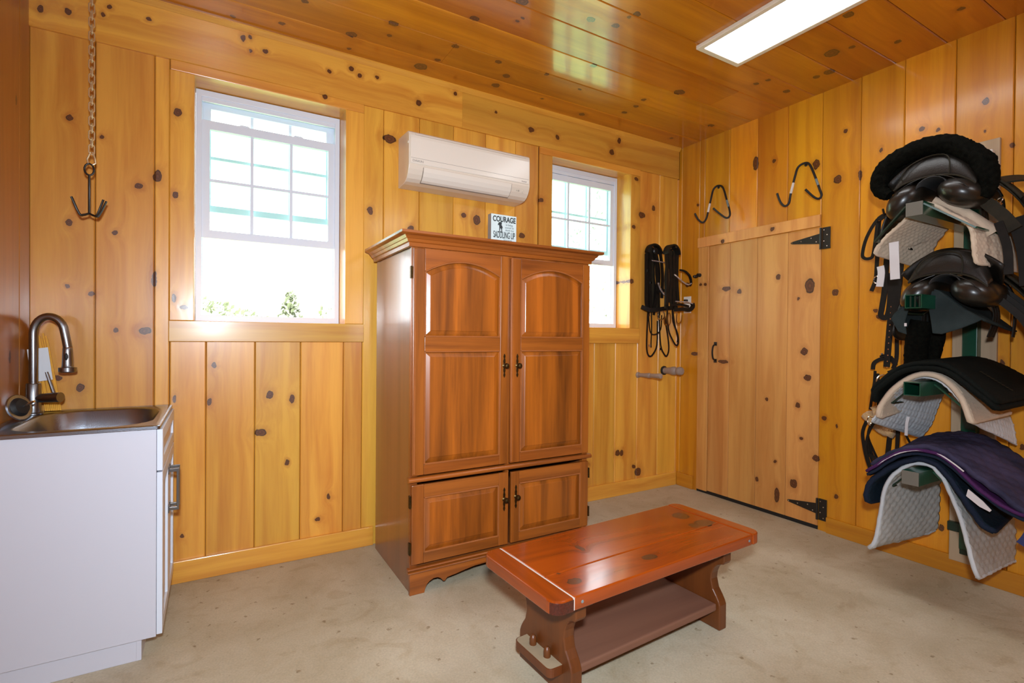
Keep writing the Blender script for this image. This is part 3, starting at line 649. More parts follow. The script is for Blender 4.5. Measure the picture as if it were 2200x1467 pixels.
# ------------------------------------------------------------ air conditioner
ac = thing('air_conditioner', (1.43, YB, 2.24), 'white wall mounted split air conditioner above the armoire', 'air conditioner')
ax0, ax1 = 1.01, 1.872
def acp(pts, x0, x1, m, nm, bev=.0, sm=False, par=ac, ang=25):
    return build(nm, G().prism([(YB-d, z) for d, z in pts], 'yz', x0, x1), m, par, smooth=sm, bevel=bev, angle=ang)
body = [(0, 2.555), (.185, 2.545), (.198, 2.535), (.203, 2.515), (.205, 2.335), (.200, 2.315), (.186, 2.288), (.166, 2.265), (.14, 2.25), (.10, 2.243), (0, 2.24)]
acp(body, ax0, ax1, ac_white, 'body', .004)
fp = build('front_panel', G().prism([(YB-d, z) for d, z in ((.203, 2.348), (.2045, 2.52), (.208, 2.518), (.2115, 2.50), (.2115, 2.352), (.2085, 2.346))], 'yz', ax0+.008, ax1-.012), ac_panel, ac, bevel=.0015)
build('panel_seam', G().box(ax0+.01, ax1-.014, YB-.2121, YB-.210, 2.3775, 2.379), ac_grey, fp)
build('top_lip', G().prism([(YB-d, z) for d, z in ((.195, 2.520), (.195, 2.532), (.203, 2.531), (.208, 2.520))], 'yz', ax0+.04, ax1-.03), ac_panel, ac)
lv = [(.2035, 2.332), (.1985, 2.308), (.185, 2.283), (.166, 2.2625), (.150, 2.2535)]
lo = [(d+.003, z-.001) for d, z in lv]
build('louver', G().prism([(YB-d, z) for d, z in lv+lo[::-1]], 'yz', ax0+.095, ax1-.145), ac_panel, ac)
build('louver_gap', G().prism([(YB-d, z) for d, z in [(d+.0006, z) for d, z in [(.2045, 2.336)]+lv[1:]+[(.143, 2.249)]]+[(.13, 2.26), (.19, 2.33)]], 'yz', ax0+.091, ax1-.141), ac_grey, ac)
text('lettering', 'DAIKIN', .019, ink_grey, ac, (ax0+.055, YB-.2122, 2.356), ry, sx=1.1, align='CENTER')
text('lettering', 'inverter', .013, ink_grey, ac, (ax1-.05, YB-.2122, 2.357), ry, align='CENTER')
build('sensor_window', G().lathe([(.013, 0), (.011, .004)], (ax1-.045, YB-.192, 2.298), (0, -1, -.6), 14), ac_white, ac, smooth=True)
text('lettering', '= IE', .016, ink_grey, ac, (ax1-.095, YB-.2005, 2.290), (math.pi/2+.35, 0, 0))
build('side_button', G().ball((ax0-.001, YB-.19, 2.475), .004, .008, .008, 10), ac_panel, ac, smooth=True)

# ------------------------------------------------------------ ceiling light
cl = thing('ceiling_light', (2.573, 1.385, H), 'white framed rectangular light panel fixed flat on the plank ceiling', 'light')
fx0, fx1, fy0, fy1 = 2.388, 2.758, .78, 2.003
g = G().frame([(fx0, fy0), (fx1, fy0), (fx1, fy1), (fx0, fy1)], [(fx0+.032, fy0+.032), (fx1-.032, fy0+.032), (fx1-.032, fy1-.032), (fx0+.032, fy1-.032)], 'xy', H-.022, H)
build('frame', g, fascia, cl, bevel=.003)
build('diffuser', G().box(fx0+.032, fx1-.032, fy0+.032, fy1-.032, H-.014, H-.004), diffuser_m, cl)

# ------------------------------------------------------------ bench
be = thing('bench', (1.54, 1.61, 0), 'low glossy red-brown trestle bench with breadboard ends in front of the armoire', 'bench', rz=R(2.6))
def bb_(name, g, m, **k): return build(name, g, m, be, local=True, **k)
TW, TD, TZ0, TZ1 = .592, .235, .382, .43
# long boards, seam slightly off centre
bb_('top_board', G().box(-TW+.088, TW-.070, -TD, -.068, TZ0, TZ1), bench_top, bevel=.005, seg=3)
bb_('top_board', G().box(-TW+.088, TW-.070, -.066, TD, TZ0, TZ1), bench_top, bevel=.005, seg=3)
def endboard(xa, xb, sgn):
    r = .045
    if sgn < 0: P = [(xb, -TD-.003), (xb, TD+.003)]+arc(xa+r, TD+.003-r, r, 90, 180, 6)+arc(xa+r, -TD-.003+r, r, 180, 270, 6)
    else: P = [(xa, TD+.003), (xa, -TD-.003)]+arc(xb-r, -TD-.003+r, r, 270, 360, 6)+arc(xb-r, TD+.003-r, r, 0, 90, 6)
    return G().prism(P, 'xy', TZ0, TZ1+.001)
bb_('end_board', endboard(-TW, -TW+.082, -1), bench_top_y, bevel=.006, seg=3)
bb_('end_board', endboard(TW-.066, TW, 1), bench_top_y, bevel=.006, seg=3)
bb_('seam_line', G().box(-TW+.0822, -TW+.0878, -TD-.001, TD+.001, TZ0+.004, TZ1-.002), label_white, label='pale worn groove')
bb_('corner_patch', G().prism(arc(-TW+.045, -TD-.003+.045, .0456, 200, 270, 6)+[(-TW+.082, -TD-.0036), (-TW+.082, -TD), (-TW+.045, -TD)]+arc(-TW+.045, -TD-.003+.045, .0446, 270, 200, 6), 'xy', TZ0+.003, TZ1-.006), dark_edge, label='dark chipped corner')
for xx in (-.47, .50): bb_('plug', G().lathe([(.006, 0), (.005, .002)], (xx, -TD-.0005, TZ0+.024), (0, -1, 0), 8), ink_mid)
def trestle(x0, x1):
    hw_t, hw_n, hw_b = .185, .118, .165
    P = []
    side = [(hw_t, TZ0), (hw_t, .315), (hw_t-.008, .300)] + [(hw_n+.058*(1-math.sin(R(a)))-0, .215+.085*math.cos(R(a))) for a in (10, 30, 50, 70, 90)] + \
           [(hw_n+.010, .175), (hw_n+.028, .150), (hw_b-.006, .128), (hw_b, .112), (hw_b, 0)]
    P = [(-a, b) for a, b in side[::-1]]+[(a, b) for a, b in side]
    return G().prism(P, 'yz', x0, x1)
bb_('trestle_leg', trestle(-.455, -.405), bench_leg, bevel=.006, seg=3)
bb_('trestle_leg', trestle(.395, .445), bench_leg, bevel=.006, seg=3)
# brace under the top beside each leg
bb_('leg_cleat', G().box(-.50, -.455, -.17, .17, .345, TZ0).box(-.405, -.36, -.17, .17, .335, TZ0), bench_leg, bevel=.004)
bb_('leg_cleat', G().box(.35, .395, -.17, .17, .335, TZ0).box(.445, .48, -.17, .17, .345, TZ0), bench_leg, bevel=.004)
sh = bb_('shelf', G().box(-.405, .395, -.15, .15, .085, .118), bench_shelf, bevel=.008, seg=3, label='dusty grey-brown lower shelf')
bb_('shelf_tenon', G().prism([(-.455, .115)]+arc(-.515+.02, .115-.02, .02, 90, 180, 4)+arc(-.515+.02, -.115+.02, .02, 180, 270, 4)+[(-.455, -.115)], 'xy', .085, .1175), bench_leg, bevel=.002)
bb_('dust_layer', G().prism([(-.455, .112)]+arc(-.495, .112-.02, .018, 90, 180, 4)+arc(-.495, -.112+.02, .018, 180, 270, 4)+[(-.455, -.112)], 'xy', .117, .1185), dust, label='pale dust on the tenon end')
for yy in (.045, -.045):
    w_ = bb_('wedge_peg', G().lathe([(.013, .10), (.014, .12), (.014, .140), (.011, .150), (.005, .156)], (-.473, yy, 0), 'z', 12), bench_leg, smooth=True)

# ------------------------------------------------------------ sink cabinet
CX0, CX1, CY0, CY1, CZ = XL+.004, -.196, 2.47, 3.14, .922
cb = thing('sink_cabinet', (-.46, 2.8, 0), 'white laminate utility cabinet under the sink in the left corner', 'cabinet')
g = G().box(CX0, CX1, CY0, CY0+.018, .085, CZ)
build('side_panel', g, white_cab, cb, bevel=.0015)
build('side_panel', G().box(CX0, CX1, CY1-.018, CY1, .085, CZ), white_cab, cb)
build('carcass', G().box(CX0, CX0+.01, CY0+.018, CY1-.018, .085, CZ-.02).box(CX0, CX1, CY0+.018, CY1-.018, .085, .103), white_cab, cb)
build('front_rail', G().box(CX1-.02, CX1, CY0+.018, CY1-.018, .70, .735), white_cab, cb)
build('toe_kick', G().box(CX0, CX1-.05, CY0+.012, CY0+.028, 0, .086).box(CX1-.066, CX1-.048, CY0+.011, CY1-.02, 0, .086).box(CX0, CX1-.05, CY1-.03, CY1-.02, 0, .086), white_cab, cb, bevel=.002)
def sdoor(y0, y1, z0, z1, nm, m=cream_wood):
    x0 = CX1+.001
    g = G().frame([(y0, z0), (y1, z0), (y1, z1), (y0, z1)], [(y0+.055, z0+.05), (y1-.055, z0+.05), (y1-.055, z1-.05), (y0+.055, z1-.05)], 'yz', x0, x0+.02)
    d = build(nm, g, white_paint, cb, bevel=.002)
    build('recessed_panel', G().box(x0, x0+.010, y0+.054, y1-.054, z0+.049, z1-.049), m, d)
    return d
ym = (CY0+CY1)/2
sdoor(CY0+.001, CY1-.002, .752, .918, 'drawer_front')
for y0, y1, hy in ((CY0+.001, ym-.001, ym-.035), (ym+.001, CY1-.002, ym+.035)):
    d = sdoor(y0, y1, .092, .745, 'door')
    g = G().box(CX1+.052, CX1+.062, hy-.006, hy+.006, .50, .69)
    g.box(CX1+.02, CX1+.056, hy-.007, hy+.007, .50, .515).box(CX1+.02, CX1+.056, hy-.007, hy+.007, .675, .69)
    g.box(CX1+.021, CX1+.026, hy-.011, hy+.011, .49, .525).box(CX1+.021, CX1+.026, hy-.011, hy+.011, .665, .70)
    build('bar_handle', g, nickel, d, bevel=.0015)
sk = thing('sink', (-.46, 2.8, .925), 'rectangular stainless steel drop-in sink set in the white cabinet', 'sink')
def ring(x0, x1, y0, y1, r, z): return [(a, b, z) for a, b in rrect(x0, x1, y0, y1, r, 6)]
sx0, sx1, sy0, sy1 = XL+.003, -.183, 2.455, 3.155
bx0, bx1, by0, by1 = -.665, -.225, 2.515, 3.10
g = G().rings([ring(sx0, sx1, sy0, sy1, .012, .9225), ring(sx0, sx1, sy0, sy1, .012, .934), ring(sx0+.006, sx1-.006, sy0+.006, sy1-.006, .012, .938),
               ring(sx0+.02, sx1-.018, sy0+.02, sy1-.02, .02, .936), ring(bx0-.008, bx1+.008, by0-.008, by1+.008, .158, .935), ring(bx0, bx1, by0, by1, .15, .928),
               ring(bx0+.008, bx1-.008, by0+.008, by1-.008, .13, .78), ring(bx0+.02, bx1-.02, by0+.02, by1-.02, .13, .735), ring(bx0+.06, bx1-.06, by0+.06, by1-.06, .13, .72)], False, True)
build('basin', g, steel, sk, smooth=True, angle=50)
build('drain', G().lathe([(.045, 0), (.043, .004), (.03, .003), (.028, -.004)], (-.42, 2.8, .721), 'z', 20), chrome, sk, smooth=True)
fa = thing('faucet', (-.693, 3.035, .937), 'brushed nickel gooseneck pull-down faucet with a side lever', 'faucet')
fx, fy, fz = -.693, 3.035, .937
build('base', G().lathe([(.034, 0), (.034, .006), (.027, .010), (.0265, .135), (.024, .139)], (fx, fy, fz), 'z', 22), nickel, fa, smooth=True)
sp = [(fx, fy, fz+.135), (fx, fy, fz+.33)]+[(fx+.056-.056*math.cos(R(a)), fy-.012*(1-math.cos(R(a))), fz+.36+.078*math.sin(R(a))) for a in range(0, 166, 12)]
sp += [(fx+.118, fy-.026, fz+.33), (fx+.122, fy-.026, fz+.30)]
build('spout', G().tube(sp, .0165, 16), nickel, fa, smooth=True)
hd = build('spray_head', G().lathe([(.0165, 0), (.018, -.004), (.019, -.03), (.021, -.082), (.023, -.088), (.033, -.090), (.033, -.108), (.028, -.112), (.0, -.112)], (fx+.122, fy-.026, fz+.298), 'z', 20), nickel, fa, smooth=True)
build('spray_button', G().ball((fx+.121, fy-.046, fz+.258), .007, .004, .017, 10), rubber_black, hd, smooth=True)
build('valve_body', G().tube([(fx+.015, fy-.012, fz+.072), (fx+.03, fy-.020, fz+.073), (fx+.075, fy-.046, fz+.076), (fx+.105, fy-.063, fz+.078)], [.012, .02, .022, .022], 16), nickel, fa, smooth=True)
build('lever', G().tube([(fx+.078, fy-.04, fz+.095), (fx+.052, fy-.036, fz+.19)], [.007, .006], 10), nickel, fa, smooth=True)
st = thing('sink_strainer', (-.70, 2.76, .94), 'round steel sink strainer propped beside the faucet against the left wall', 'strainer')
dv = Vector((.75, -.45, .25)).normalized()
oc = Vector((-.698, 2.86, .990))
build('rim', G().lathe([(.0, -.008), (.035, -.010), (.052, -.004), (.055, .0), (.052, .005), (.042, .004)], oc, dv, 24), steel, st, smooth=True)
build('basket', G().lathe([(.040, .004), (.036, .008), (.03, .018), (.012, .02)], oc, dv, 20), rubber_black, st, smooth=True)
build('stem', G().tube([oc+dv*.018, oc+dv*.05+Vector((.012, 0, .012))], .005, 8), chrome, st, smooth=True)
pk = thing('stirring_sticks', (-.68, 3.06, .94), 'bundle of yellow wooden sticks in a white paper sleeve behind the faucet', 'sticks')
for i in range(9):
    t = i/8
    a = Vector((-.668+.052*t, 3.118, .9395)); b = Vector((-.722+.056*t, 3.125+.012*(i % 2), 1.30-.012*(i % 3)))
    build('stick', G().bar(a, b, .0055, .004, (0, 1, 0)), yellow_paint, pk)
a = Vector((-.682, 3.084, 1.075)); b = Vector((-.704, 3.09, 1.225)); g = G()
g.prism([(-.716, 1.075), (-.643, 1.085), (-.660, 1.235), (-.732, 1.225)], 'xz', 3.108, 3.111)
build('paper_sleeve', g, paper_white, pk)

# ------------------------------------------------------------ chain and tack hook
ch = thing('hanging_chain', (-.47, 2.95, H), 'zinc chain hanging from the ceiling by the left corner', 'chain')
n = 27; ztop, zbot = H-.012, 2.115; cxp, cyp = -.478, 2.95
step = (ztop-zbot)/n
proto = None
g = G(); P = [(.0105*math.cos(a), 0, .0105*math.sin(a)+(.0115 if math.sin(a) >= 0 else -.0115)) for a in [2*math.pi*(k+.5)/12 for k in range(12)]]
me = None
for i in range(n):
    if me is None:
        o = build('link', G().tube(P, .0026, 6, closed=True), zinc, ch, smooth=True, local=True); me = o
    else:
        o = me.copy(); COL.objects.link(o); o.parent = ch
    o.location = Vector((cxp, cyp, ztop-step*(i+.5)))-Vector((-.47, 2.95, H)); o.rotation_euler = (0, 0, (i % 2)*math.pi/2+R(25)); o.scale = (1, 1, 1.02)
build('ceiling_staple', G().tube([(cxp-.008, cyp, H), (cxp-.008, cyp, H-.02), (cxp+.008, cyp, H-.02), (cxp+.008, cyp, H)], .0025, 6), zinc, ch)
build('snap_link', G().tube([(cxp-.004, cyp, 2.118), (cxp-.016, cyp, 2.085), (cxp-.012, cyp, 2.068), (cxp+.004, cyp, 2.063), (cxp+.014, cyp, 2.07), (cxp+.012, cyp, 2.09), (cxp+.004, cyp, 2.118)], .0035, 8, closed=True), zinc, ch, smooth=True)
hk = thing('tack_hook', (-.485, 2.95, 1.83), 'black four-pronged iron tack hook hanging on the chain', 'hook')
hx, hy = -.486, 2.95
build('eye', G().tube([(hx+.017*math.sin(a), hy, 2.040+.026*math.cos(a)) for a in [2*math.pi*k/14 for k in range(14)]], .0042, 8, closed=True), black_iron, hk, smooth=True)
build('shank', G().tube([(hx, hy, 2.016), (hx, hy, 1.84)], .0048, 8), black_iron, hk, smooth=True)
for a in (200, 170, -28, -2):
    c, s = math.cos(R(a)), math.sin(R(a))
    build('prong', G().tube(smoothpath([(hx, hy, 1.842), (hx+.022*c, hy+.022*s, 1.832), (hx+.036*c, hy+.036*s, 1.838), (hx+.062*c, hy+.062*s, 1.905)], 3), .0046, 8), black_iron, hk, smooth=True)

# ------------------------------------------------------------ bridle hooks above the door
def bridle_hook(ya, za, pts, lab):
    t = thing('bridle_hook', (XR, ya, za), lab, 'hook', 'bent rod hooks above the plank door')
    pts3 = smoothpath(pts, 5)
    build('rod', G().tube(pts3, .0075, 10), rubber_black, t, smooth=True)
    return t
h1_ = [(3.426,2.866,2.337),(3.446,2.848,2.286),(3.466,2.820,2.257),(3.486,2.803,2.283),(3.501,2.796,2.340),(3.531,2.791,2.456),(3.553,2.786,2.534),(3.564,2.752,2.557),(3.560,2.702,2.530),(3.531,2.645,2.422),(3.501,2.592,2.311),(3.488,2.582,2.267),(3.476,2.601,2.253),(3.451,2.629,2.278),(3.406,2.672,2.335)]
h2_ = [(3.426,2.155,2.332),(3.446,2.142,2.270),(3.466,2.122,2.240),(3.486,2.104,2.261),(3.501,2.101,2.327),(3.531,2.090,2.450),(3.553,2.080,2.518),(3.564,2.038,2.536),(3.560,2.002,2.510),(3.531,1.948,2.406),(3.501,1.903,2.310),(3.488,1.883,2.264),(3.476,1.893,2.241),(3.451,1.913,2.253),(3.406,1.945,2.305)]
for P_, c_, lab in ((h1_, 2.735, 'bent black rod hook with a white sticker, nearer the back corner'), (h2_, 2.013, 'bent black rod hook with a white sticker, above the upper door hinge')):
    t = bridle_hook(c_, 2.545, P_, lab)
    a_, b_ = Vector(P_[4]), Vector(P_[5]); build('sticker', G().tube([a_, a_.lerp(b_, .62)], .0086, 10), label_white, t)
    a_, b_ = Vector(P_[9]), Vector(P_[10]); build('sticker', G().tube([a_.lerp(b_, .15), a_.lerp(b_, .7)], .0083, 10), ink_mid, t)
    build('wall_screw', G().lathe([(.011, 0), (.011, .004), (.004, .006), (.004, .012)], (XR, P_[7][1], P_[7][2]-.012), (-1, 0, 0), 10), black_iron, t, smooth=True)

# ------------------------------------------------------------ outlet, pegs
ou = thing('wall_outlet', (XR, 3.056, 1.60), 'white duplex outlet plate on the right wall beside the bridles', 'outlet')
build('plate', G().box(XR-.006, XR, 3.018, 3.096, 1.525, 1.668), outlet_white, ou, bevel=.002)
for zz in (1.63, 1.565): build('socket', G().box(XR-.009, XR-.005, 3.04, 3.074, zz-.017, zz+.017), outlet_white, ou, bevel=.004)
build('plug', G().box(XR-.04, XR-.009, 3.044, 3.07, 1.618, 1.642), rubber_black, ou, bevel=.004)
def peg(x, z, L, r, prof, lab, nm='saddle_peg'):
    t = thing(nm, (x, YB, z), lab, 'peg')
    build('flange', G().lathe([(r*1.25, 0), (r*1.25, .012), (r, .016)], (x, YB, z), (0, -1, 0), 18), rubber_black if r > .02 else peg_grey, t, smooth=True)
    build('shaft', G().lathe([(rr*r, h*L) for rr, h in prof], (x, YB-.002, z), (0, -1, .03), 18), peg_grey, t, smooth=True)
peg(3.098, .99, .262, .0195, [(.85, 0), (.9, .3), (1.1, .46), (1.1, .52), (.75, .56), (.9, .60), (.95, .8), (1.12, .93), (1.05, .985), (.5, 1)], 'thin grey turned peg below the window trim, nearer the armoire')
peg(3.405, 1.02, .205, .031, [(.9, 0), (.92, .35), (1.15, .46), (1.2, .6), (1.0, .68), (.8, .72), (1.1, .8), (1.2, .9), (.95, .98), (.4, 1)], 'thick grey turned peg with a ball end in the back corner')

# ------------------------------------------------------------ straps helper and bridles
def strap(name, pts, wd, th, m, par, nrm=(0, -1, 0), k=4, **kw):
    return build(name, G().ribbon(smoothpath(pts, k), wd, th, nrm), m, par, **kw)
def onback(P, y, f=1): return [(a*f, y, 1.3+(b-1.3)*f) for a, b in P]
ba = thing('bridle', (3.2, YB, 2.05), 'dark leather bridle with round ring bit, left of the two in the back corner', 'bridle', 'bridles hanging in the back corner')
A = dict(A1=[(3.124, 2.009), (3.127, 1.795), (3.130, 1.600), (3.158, 1.531)], A2=[(3.177, 2.014), (3.170, 1.798), (3.184, 1.563)], A3=[(3.237, 2.039), (3.257, 1.843), (3.249, 1.645), (3.207, 1.532)],
         A4=[(3.287, 2.044), (3.318, 1.848), (3.312, 1.648)])
for k_, q in A.items():
    strap('cheek_strap', onback(q, 3.108), .030, .008, leather_strap, ba)
rb = random.Random(3)
for k in range(9):
    xa_ = 3.135+.155*k/8; j = [rb.uniform(-.012, .012) for _ in range(4)]
    strap('cheek_strap', onback([(3.15+.10*k/8, 2.075), (xa_+j[0], 1.97), (xa_+.012+j[1], 1.85), (xa_+.015+j[2], 1.70), (xa_+.01+j[3], 1.54-.02*(k % 3))], 3.118+.007*(k % 3)), .017+.008*(k % 2), .006, leather_strap if k % 3 else leather_worn, ba)
build('crown_piece', G().rings([[(3.205+rx*.083*math.cos(R(a)), yy, 2.02+rx*.075*math.sin(R(a))) for a in range(0, 181, 12)] for rx, yy in ((1, 3.12), (1.02, 3.085), (.86, 3.08), (.84, 3.12))], closed=False), leather_strap, ba, solid=.004)
build('wall_hook', G().lathe([(.02, 0), (.012, .02), (.012, .07), (.028, .085), (.02, .095)], (3.205, YB, 2.035), (0, -1, 0), 14), black_iron, ba, smooth=True)
build('browband', G().tube(onback([(3.173, 1.955), (3.300, 1.950), (3.419, 1.939)], 3.09), .0052, 8), crystal, ba, smooth=True, label='glittering browband strip')
build('browband', G().tube(smoothpath(onback([(3.241, 1.771), (3.281, 1.706), (3.349, 1.661), (3.405, 1.684), (3.433, 1.754)], 3.085), 5), .008, 8), crystal, ba, smooth=True, label='glittering curved browband')
strap('noseband', [(3.07, 3.10, 1.562), (3.15, 3.07, 1.535), (3.30, 3.05, 1.556), (3.46, 3.07, 1.567)], .034, .012, leather_strap, ba)
strap('noseband', onback([(3.24, 1.69), (3.30, 1.71), (3.38, 1.705)], 3.09), .026, .008, leather_strap, ba)
build('bit_ring', G().tube([(3.265+.042*math.cos(a), 3.07, 1.50+.042*math.sin(a)) for a in [2*math.pi*k/24 for k in range(24)]], .0042, 8, closed=True), chrome, ba, smooth=True)
build('bit_mouthpiece', G().tube(smoothpath([(3.305, 3.07, 1.49), (3.33, 3.09, 1.43), (3.35, 3.09, 1.42), (3.365, 3.10, 1.47), (3.37, 3.10, 1.53)], 4), .006, 8), brass, ba, smooth=True)
strap('rein', onback([(3.142, 1.52), (3.132, 1.287), (3.138, 1.19), (3.165, 1.150), (3.205, 1.165), (3.252, 1.248), (3.255, 1.45)], 3.10), .014, .004, leather_strap, ba)
strap('rein', onback([(3.262, 1.5), (3.285, 1.248), (3.33, 1.165), (3.36, 1.150), (3.384, 1.2), (3.375, 1.30), (3.330, 1.49)], 3.09), .014, .004, leather_strap, ba)
strap('rein', onback([(3.150, 1.55), (3.175, 1.36), (3.24, 1.335), (3.30, 1.38), (3.31, 1.5)], 3.105), .010, .004, leather_strap, ba)
strap('throat_lash', onback([(3.165, 1.56), (3.172, 1.40), (3.167, 1.25), (3.172, 1.225)], 3.085), .010, .004, leather_strap, ba)
g = G()
for x_, z_ in ((3.137, 1.865), (3.175, 1.77), (3.16, 1.50), (3.165, 1.24), (3.29, 1.21)): g.box(x_-.008, x_+.008, 3.098, 3.104, z_-.009, z_+.009)
build('buckle', g, chrome, ba)
f_ = .958; yB = 3.11*f_
bb2 = thing('bridle', (3.30, YB, 2.05), 'dark leather bridle with a looped pale browband, right of the two in the corner', 'bridle', 'bridles hanging in the back corner')
for q in ([(3.360, 2.031), (3.381, 1.812), (3.373, 1.590)], [(3.400, 2.055), (3.425, 1.815), (3.41, 1.612)], [(3.498, 2.043), (3.496, 1.819), (3.515, 1.616)], [(3.455, 2.03), (3.462, 1.8), (3.46, 1.6)]):
    strap('cheek_strap', onback(q, yB, f_), .032, .008, leather_strap, bb2)
for k in range(7):
    xa_ = 3.375+.12*k/6; j = [rb.uniform(-.01, .01) for _ in range(4)]
    strap('cheek_strap', onback([(3.40+.06*k/6, 2.07), (xa_+j[0], 1.96), (xa_+j[1], 1.83), (xa_+.004+j[2], 1.70), (xa_+j[3], 1.56)], yB+.012+.007*(k % 3), f_), .017+.008*(k % 2), .006, leather_strap if k % 3 else leather_worn, bb2)
cx_ = 3.43*f_; cz_ = 1.3+(2.03-1.3)*f_
build('crown_piece', G().rings([[(cx_+rx*.07*math.cos(R(a)), yy, cz_+rx*.08*math.sin(R(a))) for a in range(0, 181, 12)] for rx, yy in ((1, yB+.03), (1, yB-.03), (.9, yB-.03), (.9, yB+.03))], closed=False), leather_strap, bb2, solid=.004)
build('wall_hook', G().tube([(cx_, YB, cz_+.03), (cx_, yB+.03, cz_+.035), (cx_, yB-.045, cz_+.055)], .009, 8), black_iron, bb2, smooth=True)
build('browband', G().tube(smoothpath(onback([(3.431, 1.855), (3.531, 1.801), (3.60, 1.775), (3.645, 1.79)], yB-.03, f_), 4), .0058, 8), crystal, bb2, smooth=True, label='glittering curved browband')
strap('browband_loop', onback([(3.512, 1.900), (3.575, 1.892), (3.635, 1.855), (3.655, 1.80), (3.640, 1.770)], yB-.02, f_), .012, .018, leather_strap, bb2)
build('browband', G().tube(onback([(3.447, 1.621), (3.594, 1.624), (3.668, 1.612)], yB-.03, f_), .005, 8), crystal, bb2, smooth=True, label='pale thin noseband strip')
strap('noseband', onback([(3.45, 1.55), (3.56, 1.560), (3.63, 1.555), (3.68, 1.585), (3.675, 1.615)], yB-.02, f_), .03, .02, leather_strap, bb2)
strap('noseband', onback([(3.41, 1.585), (3.52, 1.60), (3.64, 1.585)], yB-.01, f_), .02, .01, leather_strap, bb2)
strap('rein', onback([(3.381, 1.56), (3.40, 1.38), (3.45, 1.29), (3.495, 1.242), (3.525, 1.262), (3.515, 1.34), (3.456, 1.45), (3.445, 1.56)], yB, f_), .014, .004, leather_strap, bb2)
strap('rein', onback([(3.46, 1.56), (3.49, 1.42), (3.53, 1.31), (3.52, 1.27)], yB+.01, f_), .012, .004, leather_strap, bb2)
build('bit_ring', G().tube([(3.385*f_+.016*math.cos(a), yB-.02, 1.3+.17*f_+.05*math.sin(a)) for a in [2*math.pi*k/20 for k in range(20)]], .004, 8, closed=True), brass, bb2, smooth=True)
build('bit_ring', G().tube(smoothpath([(3.48*f_, yB-.02, 1.51), (3.475*f_, yB-.02, 1.45), (3.50*f_, yB-.02, 1.425), (3.535*f_, yB-.02, 1.45), (3.54*f_, yB-.02, 1.50)], 4), .0045, 8), brass, bb2, smooth=True)

# ------------------------------------------------------------ saddle rack
YR = 1.115
rk = thing('saddle_rack', (XR, YR, .1), 'green steel wall-mounted saddle rack with four arms on the right wall', 'saddle rack')
build('mounting_board', G().box(XR-.022, XR, 1.012, 1.20, .08, 2.372), board_grey, rk, bevel=.003)
build('post', G().box(XR-.075, XR-.022, 1.075, 1.14, .17, 2.25), green_metal, rk, bevel=.004)
build('foot_bracket', G().box(XR-.05, XR-.022, 1.05, 1.20, .25, .30).box(XR-.035, XR-.022, 1.06, 1.15, .13, .18), green_dark, rk, bevel=.003)
build('top_plate', G().box(XR-.06, XR-.022, 1.03, 1.19, 2.245, 2.31), label_white, rk, bevel=.006)
build('top_clip', G().box(XR-.055, XR-.022, 1.05, 1.09, 2.20, 2.244), green_metal, rk, bevel=.006)
XE = 2.86
for i, zc in enumerate((1.925, 1.488, 1.072, .648)):
    hw = .034; tx = .08 if i == 0 else .17; fs = .004 if i == 0 else .15
    z0, z1 = zc-hw, zc+hw*.9
    g = G().frame([(YR-hw, z0), (YR+hw, z0), (YR+hw, z1), (YR-hw, z1)], [(YR-hw+.004, z0+.004), (YR+hw-.004, z0+.004), (YR+hw-.004, z1-.004), (YR-hw+.004, z1-.004)], 'yz', XE, XR-.075)
    a_ = build('arm', g, green_metal, rk)
    if i in (0, 3): build('end_cap', G().box(XE-.006, XE, YR-hw, YR+hw, z0, z1), cap_grey, a_, bevel=.001)
    if i == 1:
        g = G()
        for j in range(3): g.box(XE+.01, XE+.014, YR-.025+j*.018, YR-.018+j*.018, z0+.006, z1-.006)
        build('arm_slot', g, green_dark, a_)
    # sloping side wings
    for sg in (-1, 1):
        wy = (.20, .10, .15, .145)[i]; wz = (.115, .05, .095, .10)[i]; tip = (XE+tx, YR+sg*wy, zc-wz); f0 = (XE+fs, YR+sg*hw, z1-.012 if sg < 0 else z1-.012); r0 = (XE+.42, YR+sg*hw, z1-.005); tb = (XE+.36, YR+sg*wy, zc-wz)
        g = G().bar(f0, tip, .007, .018 if i == 0 else .011, (1, 0, 0)).bar(tip, tb, .012, .008).bar(tb, r0, .007, .014, (1, 0, 0))
        build('side_wing', g, green_dark if sg > 0 else green_metal, a_)

